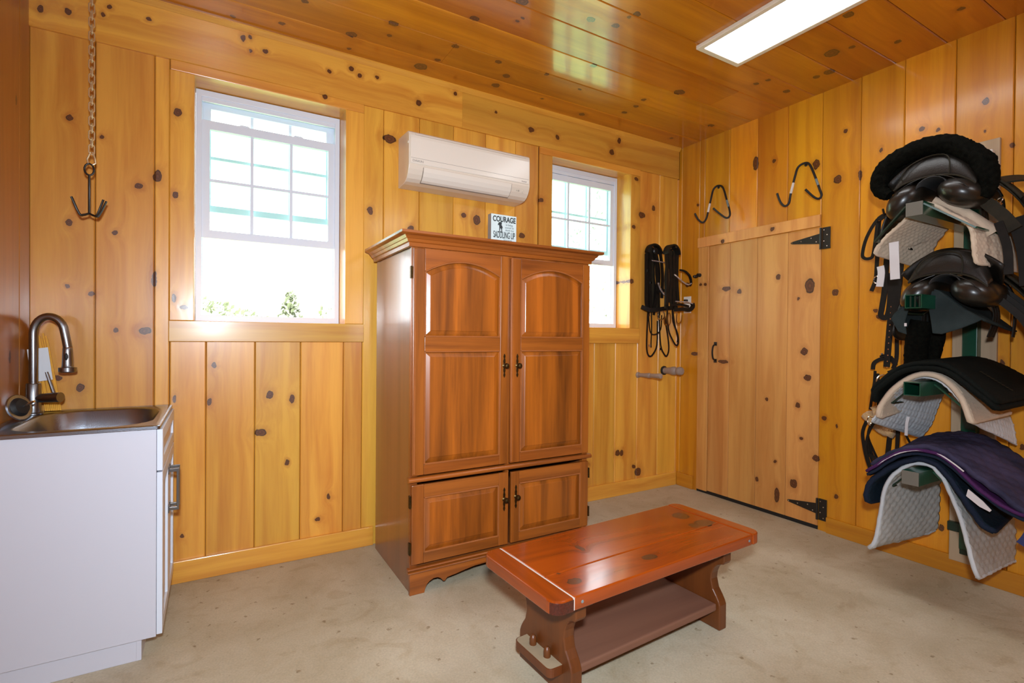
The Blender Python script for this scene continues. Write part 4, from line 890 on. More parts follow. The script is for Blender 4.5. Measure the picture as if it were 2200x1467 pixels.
# ------------------------------------------------------------ draped pads
def drape(name, front, back, xf, xb, m, label=None, th=.012, quilt=.0, qs=.035, nt=90, ns=36, grid=False, edge=None, edge_m=None, hem=0, parent=None, noise_a=.004, seed=0, cat='saddle pad', group=None, edge_r=.007, edgeback=False, sgx=None):
    """cloth hung over an arm; front/back = (y,z) profiles from the far side over the top to the near side"""
    F = resample(smoothpath([(0, a, b) for a, b in front], 5), nt); B = resample(smoothpath([(0, a, b) for a, b in back], 5), nt)
    Lf = sum((F[i+1]-F[i]).length for i in range(nt-1)); rows = []
    for i in range(ns):
        s = i/(ns-1); row = []
        for j in range(nt):
            t = j/(nt-1); x0 = xf(t) if callable(xf) else xf; x1 = xb(t) if callable(xb) else xb
            p = F[j].lerp(B[j], s); p.x = x0+(x1-x0)*s; row.append(p)
        rows.append(row)
    out = []
    for i in range(ns):
        row = []
        for j in range(nt):
            a = rows[max(i-1, 0)][j]; b = rows[min(i+1, ns-1)][j]; c = rows[i][max(j-1, 0)]; d = rows[i][min(j+1, nt-1)]
            n = (b-a).cross(d-c); n = n.normalized() if n.length > 1e-9 else Vector((0, 0, 1))
            if n.z < 0 and abs(n.z) > .5: n = -n
            u = (rows[i][j].x)/qs; v = (j/(nt-1)*Lf)/qs
            if grid: q = -(max(0, 1-abs((u % 1)-.5)*-6-2.4) if False else max((1-min(u % 1, 1-u % 1)*5), (1-min(v % 1, 1-v % 1)*5), 0))
            else:
                p1, p2 = (u+v) % 1, (u-v) % 1
                q = -max(1-min(p1, 1-p1)*5, 1-min(p2, 1-p2)*5, 0)
            w = noise.noise(Vector((rows[i][j].x*7+seed, rows[i][j].y*7, rows[i][j].z*7)))
            row.append(rows[i][j]+n*(q*quilt+w*noise_a))
        out.append(row)
    g = G().rings(out, closed=False)
    if parent is None:
        zt = max(p.z for p in out[0]); parent = thing(name, (xf if not callable(xf) else xf(.5), YR, zt-.05), label, cat, group)
        nm = 'cloth'
    else: nm = name
    o = build(nm, g, m, parent, smooth=True, angle=80); md = o.modifiers.new('t', 'SOLIDIFY'); md.thickness = th; md.offset = 0
    if edge_m:
        pth = [r[0] for r in out[::-1]]+out[0][1:]+[r[-1] for r in out[1:]]
        if edgeback: pth += out[-1][::-1][1:]
        pth = [p for k, p in enumerate(pth) if k % 3 == 0 or k == len(pth)-1]
        build('binding', G().tube(pth, edge_r, 7), edge_m, parent, smooth=True, angle=80)
    return parent, o

# bottom arm: grey quilted pad, teal pad, violet pad, purple quilt
p4f = [(1.350, .205), (1.322, .225), (1.300, .30), (1.289, .40), (1.275, .53), (1.235, .62), (1.17, .688), (1.11, .705), (1.06, .690), (1.015, .602), (.966, .49), (.938, .36), (.925, .29), (.905, .225)]
p4b = [(1.235, .245), (1.222, .28), (1.218, .36), (1.216, .46), (1.21, .55), (1.18, .645), (1.145, .695), (1.11, .706), (1.07, .695), (1.0, .60), (.95, .50), (.918, .40), (.91, .30), (.915, .20)]
drape('saddle_pad', p4f, p4b, 2.985, 3.47, pad_grey, 'long pale grey quilted pad, lowest layer on the bottom arm of the rack', th=.014, quilt=.006, qs=.055, edge_m=pad_white, seed=1, ns=48, nt=120, edge_r=.010)
t4 = [(1.345, .45), (1.352, .494), (1.335, .556), (1.286, .615), (1.225, .672), (1.160, .712), (1.108, .726), (1.06, .716), (1.018, .682), (.975, .625), (.930, .555), (.890, .490), (.865, .468), (.845, .463)]
t4b = [(1.30, .45), (1.30, .49), (1.29, .55), (1.26, .61), (1.21, .68), (1.155, .715), (1.108, .73), (1.06, .716), (1.0, .66), (.96, .60), (.93, .55), (.905, .50), (.895, .48), (.885, .465)]
drape('saddle_pad', t4, t4b, 2.965, 3.34, pad_teal, 'dark teal quilted pad over the pale grey pad on the bottom arm', th=.026, quilt=.004, qs=.04, edge_m=pad_navy, seed=2, edge_r=.013)
n4 = [(1.345, .595), (1.300, .635), (1.250, .684), (1.190, .728), (1.13, .749), (1.08, .752), (1.03, .742), (.985, .712), (.945, .675), (.90, .632), (.84, .588), (.79, .560), (.74, .545)]
n4b = [(y_-.0, z_+.01) for y_, z_ in n4]
drape('saddle_pad', n4, n4b, 2.955, 3.40, pad_navy, 'thin navy pad sandwiched below the violet pad on the bottom arm', th=.012, quilt=.002, edge_m=pad_navy, seed=3, edge_r=.008)
v4 = [(y_+.004, z_+.018) for y_, z_ in n4]
drape('saddle_pad', v4, [(a, b+.01) for a, b in v4], 2.952, 3.42, pad_violet, 'violet pad with bright piping under the purple quilt on the bottom arm', th=.012, quilt=.002, edge_m=pad_violet, seed=4, edge_r=.008)
q4 = [(1.325, .650), (1.290, .680), (1.245, .722), (1.190, .760), (1.13, .782), (1.08, .786), (1.03, .778), (.985, .752), (.945, .722), (.90, .685), (.84, .640), (.79, .604), (.74, .570), (.70, .54)]
q4b = [(1.40, .62), (1.355, .69), (1.30, .735), (1.24, .775), (1.16, .800), (1.10, .808), (1.04, .800), (.98, .78), (.92, .745), (.86, .70), (.80, .66), (.75, .61), (.70, .56), (.66, .51)]
pq, _ = drape('saddle_pad', q4, q4b, 2.960, 3.46, pad_purple, 'thick dusty purple quilted pad on top of the bottom arm stack', th=.022, quilt=.007, qs=.08, seed=5, noise_a=.012)
build('piping', G().tube(smoothpath([(2.948, a, b-.016) for a, b in q4[:9]], 4), .0035, 6), white_tape, pq, smooth=True)
build('white_tag', G().prism([(.925, .632), (.875, .592), (.845, .560), (.850, .552), (.885, .565), (.932, .60)], 'yz', 2.936, 2.942), white_tape, pq, label='white lining corner')
strap('girth_strap', [(3.20, .785, .50), (3.17, .775, .46), (3.15, .783, .42), (3.14, .80, .385)], .036, .006, blue_strap, pq, nrm=(-1, 0, 0), label='blue webbing strap')
build('label_strip', G().box(3.10, 3.11, .905, .935, .245, .275), board_grey, pq) if False else None

# third arm: white square-quilted pad, cream pad, black pads
w3 = [(1.345, .868), (1.318, .915), (1.296, .96), (1.262, 1.02), (1.21, 1.078), (1.16, 1.112), (1.112, 1.121), (1.06, 1.108), (1.01, 1.065), (.972, 1.01), (.955, .965), (.945, .93)]
w3b = [(1.30, .75), (1.255, .83), (1.235, .90), (1.215, .97), (1.19, 1.04), (1.155, 1.095), (1.115, 1.115), (1.07, 1.10), (1.0, 1.03), (.95, .95), (.92, .88), (.905, .785)]
pw, _ = drape('saddle_pad', w3, w3b, 3.0, 3.46, pad_white, 'white square-quilted pad with a billet strap, lowest on the third arm', th=.008, quilt=.0045, qs=.028, grid=True, edge_m=pad_white, seed=6, nt=130, ns=60, edge_r=.005)
strap('billet_strap', [(3.16, 1.245, .90), (3.15, 1.248, .86), (3.15, 1.250, .80)], .014, .005, white_tape, pw, nrm=(-1, 0, 0))
strap('billet_strap', [(3.15, 1.250, .80), (3.17, 1.24, .76), (3.20, 1.235, .73)], .010, .005, leather_strap, pw, nrm=(-1, 0, 0))
c3 = [(1.303, .902), (1.298, .946), (1.276, 1.001), (1.234, 1.058), (1.178, 1.112), (1.134, 1.135), (1.091, 1.140), (1.048, 1.126), (1.007, 1.092), (.974, 1.045), (.955, .996), (.935, .93)]
c3b = [(1.28, .95), (1.275, .98), (1.255, 1.02), (1.22, 1.07), (1.17, 1.118), (1.13, 1.137), (1.09, 1.142), (1.05, 1.13), (.99, 1.08), (.955, 1.04), (.925, 1.0), (.900, .955)]
drape('saddle_pad', c3, c3b, 2.985, 3.32, pad_cream, 'cream quilted pad with rolled edge between white and black pads on the third arm', th=.024, quilt=.003, qs=.022, edge_m=pad_cream, seed=7, edge_r=.014)
k3 = [(1.322, .985), (1.318, 1.03), (1.275, 1.078), (1.222, 1.130), (1.160, 1.160), (1.090, 1.168), (1.030, 1.160), (.976, 1.128), (.924, 1.080), (.876, 1.035), (.842, 1.003)]
k3b = [(1.30, 1.0), (1.29, 1.05), (1.25, 1.10), (1.20, 1.15), (1.15, 1.178), (1.09, 1.188), (1.03, 1.180), (.96, 1.15), (.90, 1.11), (.84, 1.065), (.80, 1.03)]
pb, _ = drape('saddle_pad', k3, k3b, 2.965, 3.44, pad_black, 'black pad just above the cream pad on the third arm', th=.022, quilt=.002, qs=.03, edge_m=pad_black, seed=8, edge_r=.013)
k3t = [(a+.003, b+.026) for a, b in k3]; k3tb = [(a, b+.024) for a, b in k3b]
pt, _ = drape('saddle_pad', k3t, k3tb, 2.972, 3.47, pad_black, 'topmost black pad on the third arm', th=.02, quilt=.002, qs=.03, edge_m=pad_black, seed=9, edge_r=.012)
g = G()
for k in range(9): g.bar((3.12+.004*k, .948-.012*k, 1.158-.0095*k), (3.135+.004*k, .940-.012*k, 1.152-.0095*k), .004, .003)
build('stitching', g, leather_worn, pt, label='faint embroidered lettering patch')

# second arm: felt half pad; first arm: cream fleece pad
f2 = [(1.245, 1.385), (1.262, 1.42), (1.235, 1.455), (1.205, 1.49), (1.185, 1.53), (1.15, 1.548), (1.105, 1.548), (1.07, 1.535), (1.03, 1.50), (.985, 1.455), (.94, 1.418), (.905, 1.395)]
f2b = [(1.24, 1.34), (1.235, 1.38), (1.22, 1.43), (1.20, 1.48), (1.18, 1.525), (1.15, 1.55), (1.105, 1.552), (1.06, 1.53), (1.02, 1.48), (.97, 1.42), (.93, 1.38), (.90, 1.35)]
pf, _ = drape('half_pad', f2, f2b, 3.02, 3.40, felt_dark, 'charcoal felt pad under the lower saddle on the second arm', th=.010, quilt=.0, edge_m=felt_dark, seed=10, edge_r=.006)
g = G().prism([(1.125, 1.548), (1.06, 1.535), (.985, 1.46), (.905, 1.40), (.93, 1.385), (.985, 1.358), (1.055, 1.332), (1.092, 1.336), (1.100, 1.40), (1.112, 1.48)], 'yz', 3.005, 3.016)
build('side_flap', g, felt_dark, pf, bevel=.004)
g = G().prism([(1.195, 1.545), (1.18, 1.50), (1.205, 1.40), (1.198, 1.33), (1.235, 1.345), (1.268, 1.41), (1.26, 1.43), (1.225, 1.46), (1.205, 1.50)], 'yz', 3.005, 3.014)
build('side_flap', g, felt_dark, pf, bevel=.004)
build('tag', G().box(3.0, 3.004, 1.196, 1.206, 1.372, 1.388), white_tape, pf)
f1 = [(1.335, 1.752), (1.318, 1.79), (1.295, 1.825), (1.255, 1.862), (1.21, 1.90), (1.17, 1.935), (1.12, 1.968), (1.07, 1.945), (1.02, 1.90), (.975, 1.86), (.945, 1.815), (.936, 1.75), (.930, 1.69), (.922, 1.655)]
f1b = [(1.27, 1.70), (1.255, 1.74), (1.24, 1.79), (1.22, 1.84), (1.19, 1.89), (1.16, 1.93), (1.12, 1.97), (1.08, 1.955), (1.02, 1.92), (.965, 1.88), (.915, 1.83), (.89, 1.77), (.885, 1.70), (.882, 1.64)]
pc1, _ = drape('saddle_pad', f1, f1b, 2.985, 3.40, pad_cream, 'cream quilted pad with rolled flaps under the fleece covered saddle', th=.016, quilt=.005, qs=.035, edge_m=pad_cream, seed=11, nt=120, ns=48, edge_r=.009)
build('rolled_flap', G().tube(smoothpath([(3.02, 1.10, 1.985), (3.05, 1.03, 1.935), (3.08, .975, 1.885), (3.10, .925, 1.83), (3.11, .905, 1.80)], 5), [.018]*8+[.026]*8+[.03]*5, 12), pad_cream, pc1, smooth=True, label='thick cream rolled flap')
strap('girth_loop', [(2.98, 1.248, 1.80), (2.975, 1.243, 1.72), (2.975, 1.238, 1.61)], .042, .004, white_tape, pc1, nrm=(-1, 0, 0))
strap('girth_loop', [(3.1, 1.36, 1.70), (3.10, 1.355, 1.66), (3.10, 1.362, 1.59)], .034, .004, white_tape, pc1, nrm=(-1, 0, 0))

# ------------------------------------------------------------ saddles
def dense(me_o, amp, sc, seed=0):
    for v in me_o.data.vertices:
        n = noise.noise(v.co*sc+Vector((seed, 0, 0))); n2 = noise.noise(v.co*sc*3.1)
        v.co += v.normal*(n*amp+n2*amp*.6)
def ellring(c, ry, rz, n=20, tilt=0, pw=1):
    out = []
    for k in range(n):
        a = 2*math.pi*k/n; y = math.cos(a)*ry; z = math.sin(a)*rz
        out.append((c[0], c[1]+y*math.cos(tilt)-z*math.sin(tilt), c[2]+y*math.sin(tilt)+z*math.cos(tilt)))
    return out
def saddle(C, lab, fleece, w=1.0):
    """C = middle of the lower cantle line (rear, towards the room); x runs to the wall"""
    cx, cy, cz = C
    t = thing('saddle', (cx+.2, cy, cz-.1), lab, 'saddle', 'black english saddles on the wall rack')
    # cantle back: curved D shape
    top = [(cy+.155*w, cz-.012), (cy+.148*w, cz+.035), (cy+.115*w, cz+.088), (cy+.065*w, cz+.118), (cy+.0, cz+.125), (cy-.06*w, cz+.112), (cy-.11*w, cz+.075), (cy-.145*w, cz+.015), (cy-.16*w, cz-.045)]
    bot = [(cy+.155*w, cz-.032), (cy+.12*w, cz-.012), (cy+.08*w, cz-.002), (cy+.03*w, cz+.002), (cy-.02*w, cz), (cy-.07*w, cz-.010), (cy-.11*w, cz-.028), (cy-.145*w, cz-.055), (cy-.165*w, cz-.075)]
    TT = resample(smoothpath([(0, a, b) for a, b in top], 4), 28); BB = resample(smoothpath([(0, a, b) for a, b in bot], 4), 28)
    rs = []
    for i in range(9):
        s = i/8
        rs.append([(cx+.012-.016*math.sin(math.pi*s)+.055*s, b.y+(a.y-b.y)*s, b.z+(a.z-b.z)*s) for a, b in zip(TT, BB)])
    o = build('cantle', G().rings(rs, closed=False), leather, t, smooth=True, solid=.006)
    # welt line under the cantle and stitched arc on it
    build('welt', G().tube([(cx+.006, p.y, p.z) for p in BB], .0042, 8), leather_worn, t, smooth=True)
    arcp = [(cx+.010, cy+.115*w, cz-.006), (cx+.0, cy+.118*w, cz+.03), (cx+.01, cy+.09*w, cz+.075), (cx+.028, cy+.04*w, cz+.102), (cx+.03, cy-.01*w, cz+.105), (cx+.02, cy-.052*w, cz+.088), (cx+.004, cy-.07*w, cz+.05), (cx+.004, cy-.068*w, cz-.005)]
    build('stitched_seam', G().tube(smoothpath(arcp, 5), .0028, 6), leather_worn, t, smooth=True)
    # seat
    rs = []; N_ = 24
    for i in range(15):
        s = i/14; x = cx+.05+.40*s
        wd = (.158*(1-s)**.8+.045)*w; h = cz+.12-.085*math.sin(math.pi*min(1, s*1.15))+.03*max(0, s-.75)*4*.5
        rg = []
        for k in range(N_+1):
            u = -1+2*k/N_; rg.append((x, cy-u*wd, h-(abs(u)**2.2)*.105*(1-.2*s)-.012*(1-abs(u))))
        rs.append(rg)
    build('seat', G().rings(rs, closed=False), leather, t, smooth=True, solid=.012)
    # rear panels: fat wool-stuffed rolls
    for sg in (1, -1):
        rs = []
        for i in range(17):
            s = i/16; r = max(.02, math.sqrt(max(0, 1-((s-.22)/.80 if s > .22 else (s-.22)/.235)**2)))
            x = cx-.035+.46*s
            c = (x, cy+sg*(.122 if sg > 0 else .100)*w, cz-.082+.01*s+(-.012 if sg > 0 else -.010))
            rs.append(ellring(c, .098*r*w, .066*r, 24, tilt=-sg*(.85 if sg > 0 else .50)*(1)))
        build('panel', G().rings(rs, True, True), leather_smooth, t, smooth=True, angle=80)
        sp_ = [(cx-.02, cy+sg*.03*w, cz-.005), (cx-.037, cy+sg*.075*w, cz-.025), (cx-.036, cy+sg*.115*w, cz-.052), (cx-.02, cy+sg*.15*w, cz-.095)]
        build('panel_seam', G().tube(smoothpath(sp_, 4), .0022, 6), leather, t, smooth=True)
    # gullet lining
    rs = [[(cx+.0+.4*s, cy+.06*math.cos(R(a)), cz-.055+.05*math.sin(R(a))) for a in range(0, 181, 20)] for s in (0, .5, 1)]
    build('gullet', G().rings(rs, closed=False), rubber_black, t, smooth=True, solid=.004)
    # flaps
    for sg in (1, -1):
        pr = [(.06, .05), (.105, .02), (.145, -.04), (.168, -.12), (.172, -.22), (.155, -.32)] if False else [(.06, .05), (.13, .0), (.20, -.07), (.255, -.16), (.288, -.27), (.292, -.38), (.27, -.46)] if sg < 0 else [(.06, .05), (.13, .0), (.20, -.08), (.24, -.17), (.262, -.27), (.27, -.32)]
        F = resample(smoothpath([(0, a, b) for a, b in pr], 4), 18); rs = []
        for i in range(13):
            s = i/12; row = []; fx_ = .12 if sg < 0 else 0
            for j, p in enumerate(F):
                q = j/17; x0 = .10+.02*q+fx_*min(1, 2*q); x1 = .36+.15*math.sin(math.pi*min(1, q*.85)); k = 1-.10*(2*s-1)**4*q
                row.append((cx+x0+(x1-x0)*s, cy+sg*p.y*w, cz+p.z*k))
            rs.append(row)
        build('flap', G().rings(rs, closed=False), leather_worn if sg < 0 else leather, t, smooth=True, solid=.007)
        # stirrup leather and buckle
        st_ = [(cx+.27, cy+sg*.125*w, cz+.0), (cx+.27, cy+sg*.178*w, cz-.09), (cx+.265, cy+sg*.19*w, cz-.2), (cx+.26, cy+sg*.185*w, cz-.30)]
        strap('stirrup_leather', st_, .026, .005, leather_strap, t, nrm=(0, -sg, .1))
        strap('stirrup_leather', [(a+.012, b-sg*.004, c_) for a, b, c_ in st_], .026, .005, leather_strap, t, nrm=(0, -sg, .1))
        build('stirrup_bar', G().tube([(cx+.235, cy+sg*.135*w, cz-.01), (cx+.31, cy+sg*.14*w, cz-.015)], .006, 8), chrome, t, smooth=True)
    # billets / girth straps hanging under
    for k in range(3):
        strap('girth_billet', [(cx+.20+.03*k, cy-.11*w, cz-.10), (cx+.19+.03*k, cy-.135*w, cz-.2), (cx+.18+.03*k, cy-.115*w, cz-.30)], .024, .004, leather_strap, t, nrm=(0, 1, 0))
    # pommel and skirt
    rs = []
    for i in range(7):
        s = i/6; x = cx+.40+.07*s
        rs.append([(x, cy-u*.085*w*(1-.3*s), cz+.06-.02*s-(abs(u)**2)*.09) for u in [-1+k/6 for k in range(13)]])
    build('pommel', G().rings(rs, closed=False), leather, t, smooth=True, solid=.012)
    sk_ = G().rings([[(cx+.20+.05*i, cy-.10-.035*j-.0*i, cz+.03-.018*j-.004*j*j+.01*math.sin(i)) for j in range(8)] for i in range(5)], closed=False)
    build('skirt', sk_, leather_worn, t, smooth=True, solid=.008)
    if fleece:
        outp = [(1.276, 2.046), (1.318, 2.085), (1.318, 2.150), (1.290, 2.195), (1.248, 2.222), (1.175, 2.245), (1.110, 2.250), (1.040, 2.238), (.985, 2.200), (.935, 2.150), (.902, 2.095), (.885, 2.03), (.890, 1.985), (.905, 1.955)]
        pth = resample(smoothpath([(cx+.045, a+.0, b-.004) for a, b in outp], 5), 80)
        rr = [.022+.020*min(1, 6*min(k, 79-k)/79+.15) for k in range(80)]
        o = build('fleece_seat_cover', G().tube(pth, rr, 30), fleece_black, t, smooth=True, angle=80); dense(o, .006, 90)
        rs = []
        for i in range(50):
            s = i/49; x = cx+.06+.38*s; rg = []
            for k in range(71):
                u = -1+2*k/70; wd = (.165*(1-s)**.7+.06)
                rg.append((x, cy+.01-u*wd, cz+.165-.075*math.sin(math.pi*min(1, s*1.1))-(abs(u)**2.2)*.13*(1-.2*s)))
            rs.append(rg)
        o = build('fleece_seat_cover', G().rings(rs, closed=False), fleece_black, t, smooth=True, solid=.012); dense(o, .006, 90, 4)
    return t
s1t = saddle((2.945, 1.085, 2.085), 'black saddle with a fluffy black fleece seat cover, on the top arm of the rack', True, 1.0)
s2t = saddle((2.995, 1.045, 1.620), 'black leather saddle without a fleece cover, on the second arm of the rack', False, .95)
# near-side skirt wing, knee roll, buckle on the upper saddle
wing = [(3.20, .93, 2.06), (3.24, .86, 2.065), (3.28, .80, 2.05), (3.31, .74, 2.02), (3.33, .69, 1.985)]
build('skirt', G().ribbon(smoothpath(wing, 4), .12, .008, (-.45, -.1, .9)), leather_worn, s1t, smooth=True)
build('knee_roll', G().rings([ellring((3.12+.03*i, .80-.012*i, 1.945-.0*i), .075*math.sin(math.pi*(i+.4)/8.8), .045*math.sin(math.pi*(i+.4)/8.8), 18) for i in range(9)], True, True), leather_smooth, s1t, smooth=True, angle=80)
build('buckle', G().tube([(3.06+.004*math.cos(a), .875+.018*math.cos(a), 1.932+.012*math.sin(a)-.012*math.cos(a)) for a in [2*math.pi*k/12 for k in range(12)]], .003, 6, closed=True).tube([(3.06, .89, 1.945), (3.06, .86, 1.918)], .003, 6), chrome, s1t, smooth=True)
# dark sweat flap and leathers hanging behind on the near side
for x_, y0_, y1_, z0_, z1_, wd_ in ((3.06, .872, .835, 1.84, 1.60, .032), (3.12, .83, .785, 1.86, 1.55, .06), (3.18, .79, .755, 1.88, 1.50, .08)):
    strap('stirrup_leather', [(x_, y0_, z0_), (x_, (y0_+y1_)/2-.012, (z0_+z1_)/2), (x_, y1_, z1_)], wd_, .007, leather_strap, s1t, nrm=(-1, 0, 0))
strap('girth_billet', [(3.05, .93, 1.965), (3.05, .90, 1.92), (3.06, .86, 1.87), (3.08, .82, 1.80)], .05, .01, leather_worn, s1t, nrm=(-1, 0, .1))
# lower saddle: long curved flap edge running out to the right
for k, (dx, dz) in enumerate(((0, 0), (.05, .012), (.10, .02))):
    strap('stirrup_leather', [(3.10+dx, .92, 1.53+dz), (3.12+dx, .86, 1.47+dz), (3.14+dx, .80, 1.39+dz), (3.15+dx, .765, 1.29+dz), (3.15+dx, .755, 1.16+dz)], .03+.01*k, .006, leather_strap, s2t, nrm=(-1, 0, 0))
# fuzzy dark girth hanging under the second arm
gi = thing('girth', (3.1, 1.19, 1.36), 'black fleece girth hanging below the second arm of the rack', 'girth')
o = build('fleece_sleeve', G().tube(resample(smoothpath([(3.12, 1.175, 1.40), (3.115, 1.19, 1.33), (3.12, 1.20, 1.26), (3.13, 1.205, 1.18)], 5), 26), [.05]*26, 18), fleece_black, gi, smooth=True, angle=80); dense(o, .004, 70)
o = build('fleece_sleeve', G().tube(resample(smoothpath([(3.16, 1.125, 1.40), (3.16, 1.13, 1.32), (3.165, 1.145, 1.24), (3.17, 1.16, 1.17)], 5), 26), [.035]*26, 18), fleece_black, gi, smooth=True, angle=80); dense(o, .004, 70, 2)

# ------------------------------------------------------------ tack hanging left of the rack
XW = 3.50
def onw(P, x=XW, f=None):
    f = x/3.46; return [(x, a*f, 1.3+(b-1.3)*f) for a, b in P]
ls = thing('leather_lead', (XR, 1.5, 2.03), 'dark leather lead strap looped over a hook left of the upper saddle', 'strap')
s1 = [(1.489, 2.040), (1.538, 2.030), (1.595, 1.932), (1.617, 1.835), (1.606, 1.806), (1.58, 1.800), (1.560, 1.815), (1.548, 1.896), (1.537, 2.007)]
strap('strap', onw(s1, 3.44), .018, .004, leather_strap, ls, nrm=(-1, 0, 0))
strap('strap', onw([(1.528, 2.020), (1.533, 1.894), (1.537, 1.754), (1.542, 1.669), (1.565, 1.600)], 3.45), .022, .004, leather_strap, ls, nrm=(-1, 0, 0))
strap('strap', onw([(1.53, 2.03), (1.50, 2.045), (1.46, 2.03), (1.44, 1.99)], 3.43), .03, .008, leather_strap, ls, nrm=(-1, 0, 0))
build('wall_hook', G().tube([(XR, 1.50, 2.06), (3.46, 1.49, 2.045), (3.42, 1.485, 2.05), (3.40, 1.483, 2.075)], .006, 8), black_iron, ls, smooth=True)
build('buckle', G().tube([onw([(1.537+.016*math.cos(a), 1.666+.022*math.sin(a))], 3.44)[0] for a in [2*math.pi*k/12 for k in range(12)]], .0035, 6, closed=True), chrome, ls, smooth=True)
build('snap', G().tube([onw([(1.502+.012*math.cos(a), 1.93+.02*math.sin(a))], 3.44)[0] for a in [2*math.pi*k/12 for k in range(12)]], .0035, 6, closed=True), chrome, ls, smooth=True)
ss = thing('stirrup_strap', (XR, 1.47, 1.95), 'long punched leather strap hanging between the lead strap and the rack', 'strap')
s3 = [(1.47, 1.90), (1.485, 1.78), (1.493, 1.609), (1.506, 1.499), (1.512, 1.455), (1.498, 1.436), (1.478, 1.445), (1.465, 1.524), (1.462, 1.70)]
strap('strap', onw(s3, 3.46), .030, .005, leather_strap, ss, nrm=(-1, 0, 0))
s4 = [(1.45, 1.85), (1.452, 1.552), (1.463, 1.386), (1.471, 1.248), (1.477, 1.142)]
strap('strap', onw(s4, 3.43), .033, .005, leather_strap, ss, nrm=(-1, 0, 0))
strap('strap', onw([(1.43, 1.80), (1.43, 1.523), (1.427, 1.331), (1.427, 1.194), (1.445, 1.133)], 3.44), .020, .005, leather_strap, ss, nrm=(-1, 0, 0))
strap('strap', onw([(1.40, 1.95), (1.44, 1.90), (1.498, 1.855), (1.525, 1.836), (1.50, 1.805)], 3.40), .022, .006, leather_worn, ss, nrm=(-1, 0, 0))
strap('strap', onw([(1.45, 1.42), (1.437, 1.385), (1.45, 1.34), (1.43, 1.355), (1.41, 1.38)], 3.42), .03, .006, leather_strap, ss, nrm=(-1, 0, 0))
strap('strap', onw([(1.415, 1.85), (1.42, 1.70), (1.43, 1.58), (1.44, 1.45)], 3.42), .04, .006, leather_strap, ss, nrm=(-1, 0, 0))
g = G()
for k in range(11):
    z = 1.50-.036*k; g.lathe([(.0035, 0), (.0035, .002)], onw([(1.455+.0145*(1.55-z)/.3, z)], 3.426)[0], (-1, 0, 0), 6)
build('punch_hole', g, chrome, ss)
build('wall_hook', G().tube([(XR, 1.46, 1.98), (3.45, 1.455, 1.965), (3.40, 1.45, 1.99)], .006, 8), black_iron, ss, smooth=True)
ha = thing('halter', (XR, 1.5, 1.2), 'leather halter with tan fleece noseband and D ring hanging left of the pads', 'halter')
strap('crown_strap', onw([(1.550, 1.123), (1.545, 1.16), (1.519, 1.182), (1.49, 1.19), (1.453, 1.185), (1.429, 1.153)], 3.46), .022, .006, leather_strap, ha, nrm=(-1, 0, 0))
strap('crown_strap', onw([(1.512, 1.20), (1.475, 1.21), (1.44, 1.18), (1.44, 1.13), (1.47, 1.11)], 3.44), .016, .006, leather_strap, ha, nrm=(-1, 0, 0))
strap('cheek_strap', onw([(1.538, 1.115), (1.541, 1.05), (1.549, .991), (1.562, .876)], 3.46), .014, .005, leather_strap, ha, nrm=(-1, 0, 0))
strap('cheek_strap', onw([(1.525, 1.10), (1.522, 1.0), (1.515, .90)], 3.46), .020, .005, leather_strap, ha, nrm=(-1, 0, 0))
build('d_ring', G().tube([onw([(1.488+.04*math.cos(R(a)), 1.055+.04*math.sin(R(a)))], 3.43)[0] for a in range(0, 181, 15)]+[onw([(1.448, 1.03)], 3.43)[0], onw([(1.528, 1.03)], 3.43)[0]], .0045, 8, closed=True), chrome, ha, smooth=True)
build('square_buckle', G().frame([(1.49, .90), (1.535, .90), (1.535, .935), (1.49, .935)], [(1.498, .908), (1.527, .908), (1.527, .927), (1.498, .927)], 'yz', 3.44, 3.448), brass, ha)
g = G().tube(resample(smoothpath(onw([(1.585, .855), (1.555, .82), (1.52, .79), (1.48, .765), (1.43, .755)], 3.46), 5), 30), [.018]+[.033]*28+[.018], 16)
o = build('fleece_noseband', g, fleece_tan, ha, smooth=True, angle=80); dense(o, .005, 60)
g = G().tube(resample(smoothpath(onw([(1.535, .90), (1.52, .86), (1.515, .80)], 3.44), 5), 16), [.025]*16, 14)
o = build('fleece_noseband', g, fleece_tan, ha, smooth=True, angle=80); dense(o, .005, 60)
strap('chin_strap', onw([(1.570, .832), (1.600, .742), (1.596, .670), (1.577, .574), (1.550, .494)], 3.44), .018, .005, leather_strap, ha, nrm=(-1, 0, 0))
for dy, zz in ((0, .50), (.012, .51), (.026, .53), (-.012, .49)):
    strap('throat_strap', onw([(1.544+dy*.3, .80), (1.572, .72), (1.570-dy, .64), (1.545-dy*1.6, .56), (1.515-dy*2, zz-.005)], 3.43+dy), .012, .005, leather_strap, ha, nrm=(-1, 0, 0))
strap('throat_strap', onw([(1.57, .60), (1.53, .585), (1.495, .55), (1.49, .50)], 3.42), .02, .005, leather_strap, ha, nrm=(-1, 0, 0))
build('ring', G().tube([onw([(1.562+.014*math.cos(a), .812+.022*math.sin(a))], 3.42)[0] for a in [2*math.pi*k/14 for k in range(14)]], .0035, 6, closed=True), chrome, ha, smooth=True)
strap('hanging_strap', onw([(1.452, .79), (1.458, .70), (1.466, .60)], 3.46), .026, .005, leather_strap, ha, nrm=(-1, 0, 0))
strap('hanging_strap', onw([(1.414, .79), (1.416, .70), (1.418, .64)], 3.46), .020, .005, leather_strap, ha, nrm=(-1, 0, 0))
build('wall_hook', G().tube([(XR, 1.50, 1.20), (3.46, 1.495, 1.198), (3.43, 1.49, 1.22)], .006, 8), black_iron, ha, smooth=True)

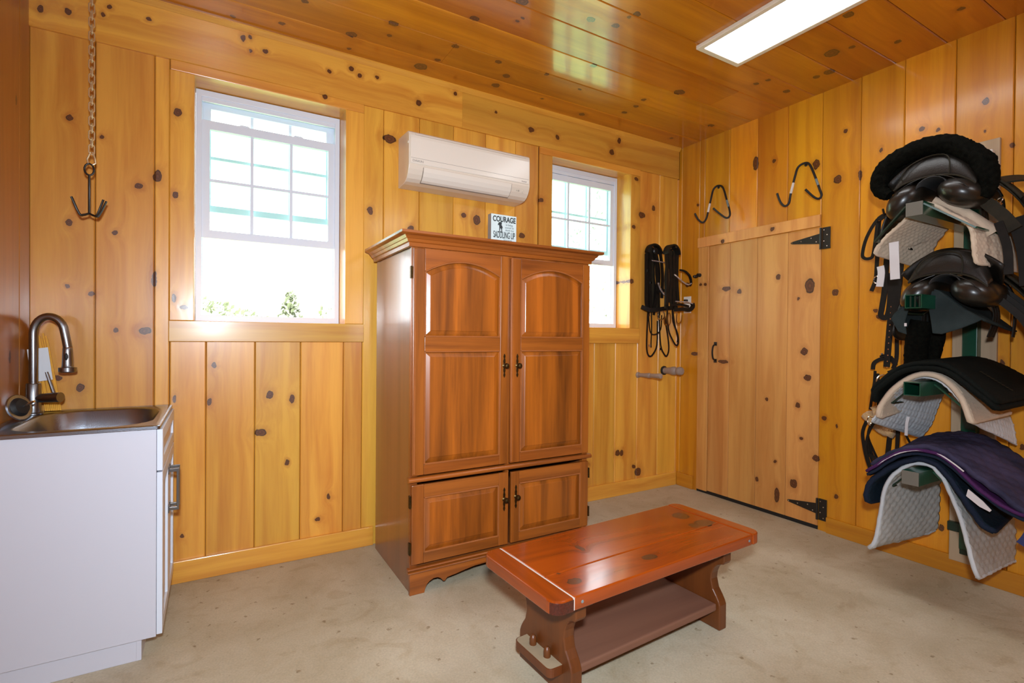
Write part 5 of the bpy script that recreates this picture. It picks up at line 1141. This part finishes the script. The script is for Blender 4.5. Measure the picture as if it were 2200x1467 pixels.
# ------------------------------------------------------------ outside
build('ground', G().box(-60, 120, YB+.6, 160, -1.2, -1.0), grass_m, kind='structure')
g = G(); nx, ny = 40, 10; vs = []
for j in range(ny):
    for i in range(nx):
        x = -50+170*i/(nx-1); y = 90+8*j; h = -1+(math.sin(j/(ny-1)*math.pi/2))*(7.5+2.5*math.sin(x*.05)+2*math.sin(x*.13+1))
        vs.append((x, y, h))
g.add(vs, [(j*nx+i, j*nx+i+1, (j+1)*nx+i+1, (j+1)*nx+i) for j in range(ny-1) for i in range(nx-1)])
build('hillside', g, hill_m, smooth=True, kind='structure')
def tree(x, y, h, wdt, lab, kind):
    t = thing('tree', (x, y, -1), lab, 'tree', 'trees beyond the windows')
    build('trunk', G().tube([(x, y, -1), (x+.05, y, -1+h*.35), (x, y+.05, -1+h*.8)], [.12, .09, .04], 8), bark_m, t, smooth=True)
    g = G(); rnd_ = random.Random(int(x*100))
    for k in range(900):
        a = rnd_.random()*6.283; s = rnd_.random()**.5; u = rnd_.random()
        if kind: r = wdt*(1-u)*.9+.15; zz = -1+h*(.15+.85*u)
        else: r = wdt*math.sqrt(max(.02, 1-(2*u-1)**2)); zz = -1+h*(.3+.7*u)
        px, py = x+math.cos(a)*r*s, y+math.sin(a)*r*s; q = .10+.16*rnd_.random()
        d1 = Vector((rnd_.gauss(0, 1), rnd_.gauss(0, 1), rnd_.gauss(0, 1))).normalized()*q; d2 = d1.orthogonal().normalized()*q*.7
        c = Vector((px, py, zz)); g.add([c-d1, c-d2, c+d1, c+d2], [(0, 1, 2, 3)])
    build('foliage', g, leaf_m, t)
for a in ((3.6, 30, 4.6, 1.5, 'pale green pointed tree low in the middle of the left window', 1), (6.4, 27, 4.3, 2.4, 'round pale tree at the right edge of the left window', 0), (-.6, 34, 4.4, 2.6, 'round hazy tree at the left edge of the left window', 0),
          (1.5, 38, 3.9, 2.4, 'low round tree left of centre in the left window', 0), (24.5, 28, 13.0, 3.6, 'tall pale tree in the upper right of the right window', 0)): tree(*a)
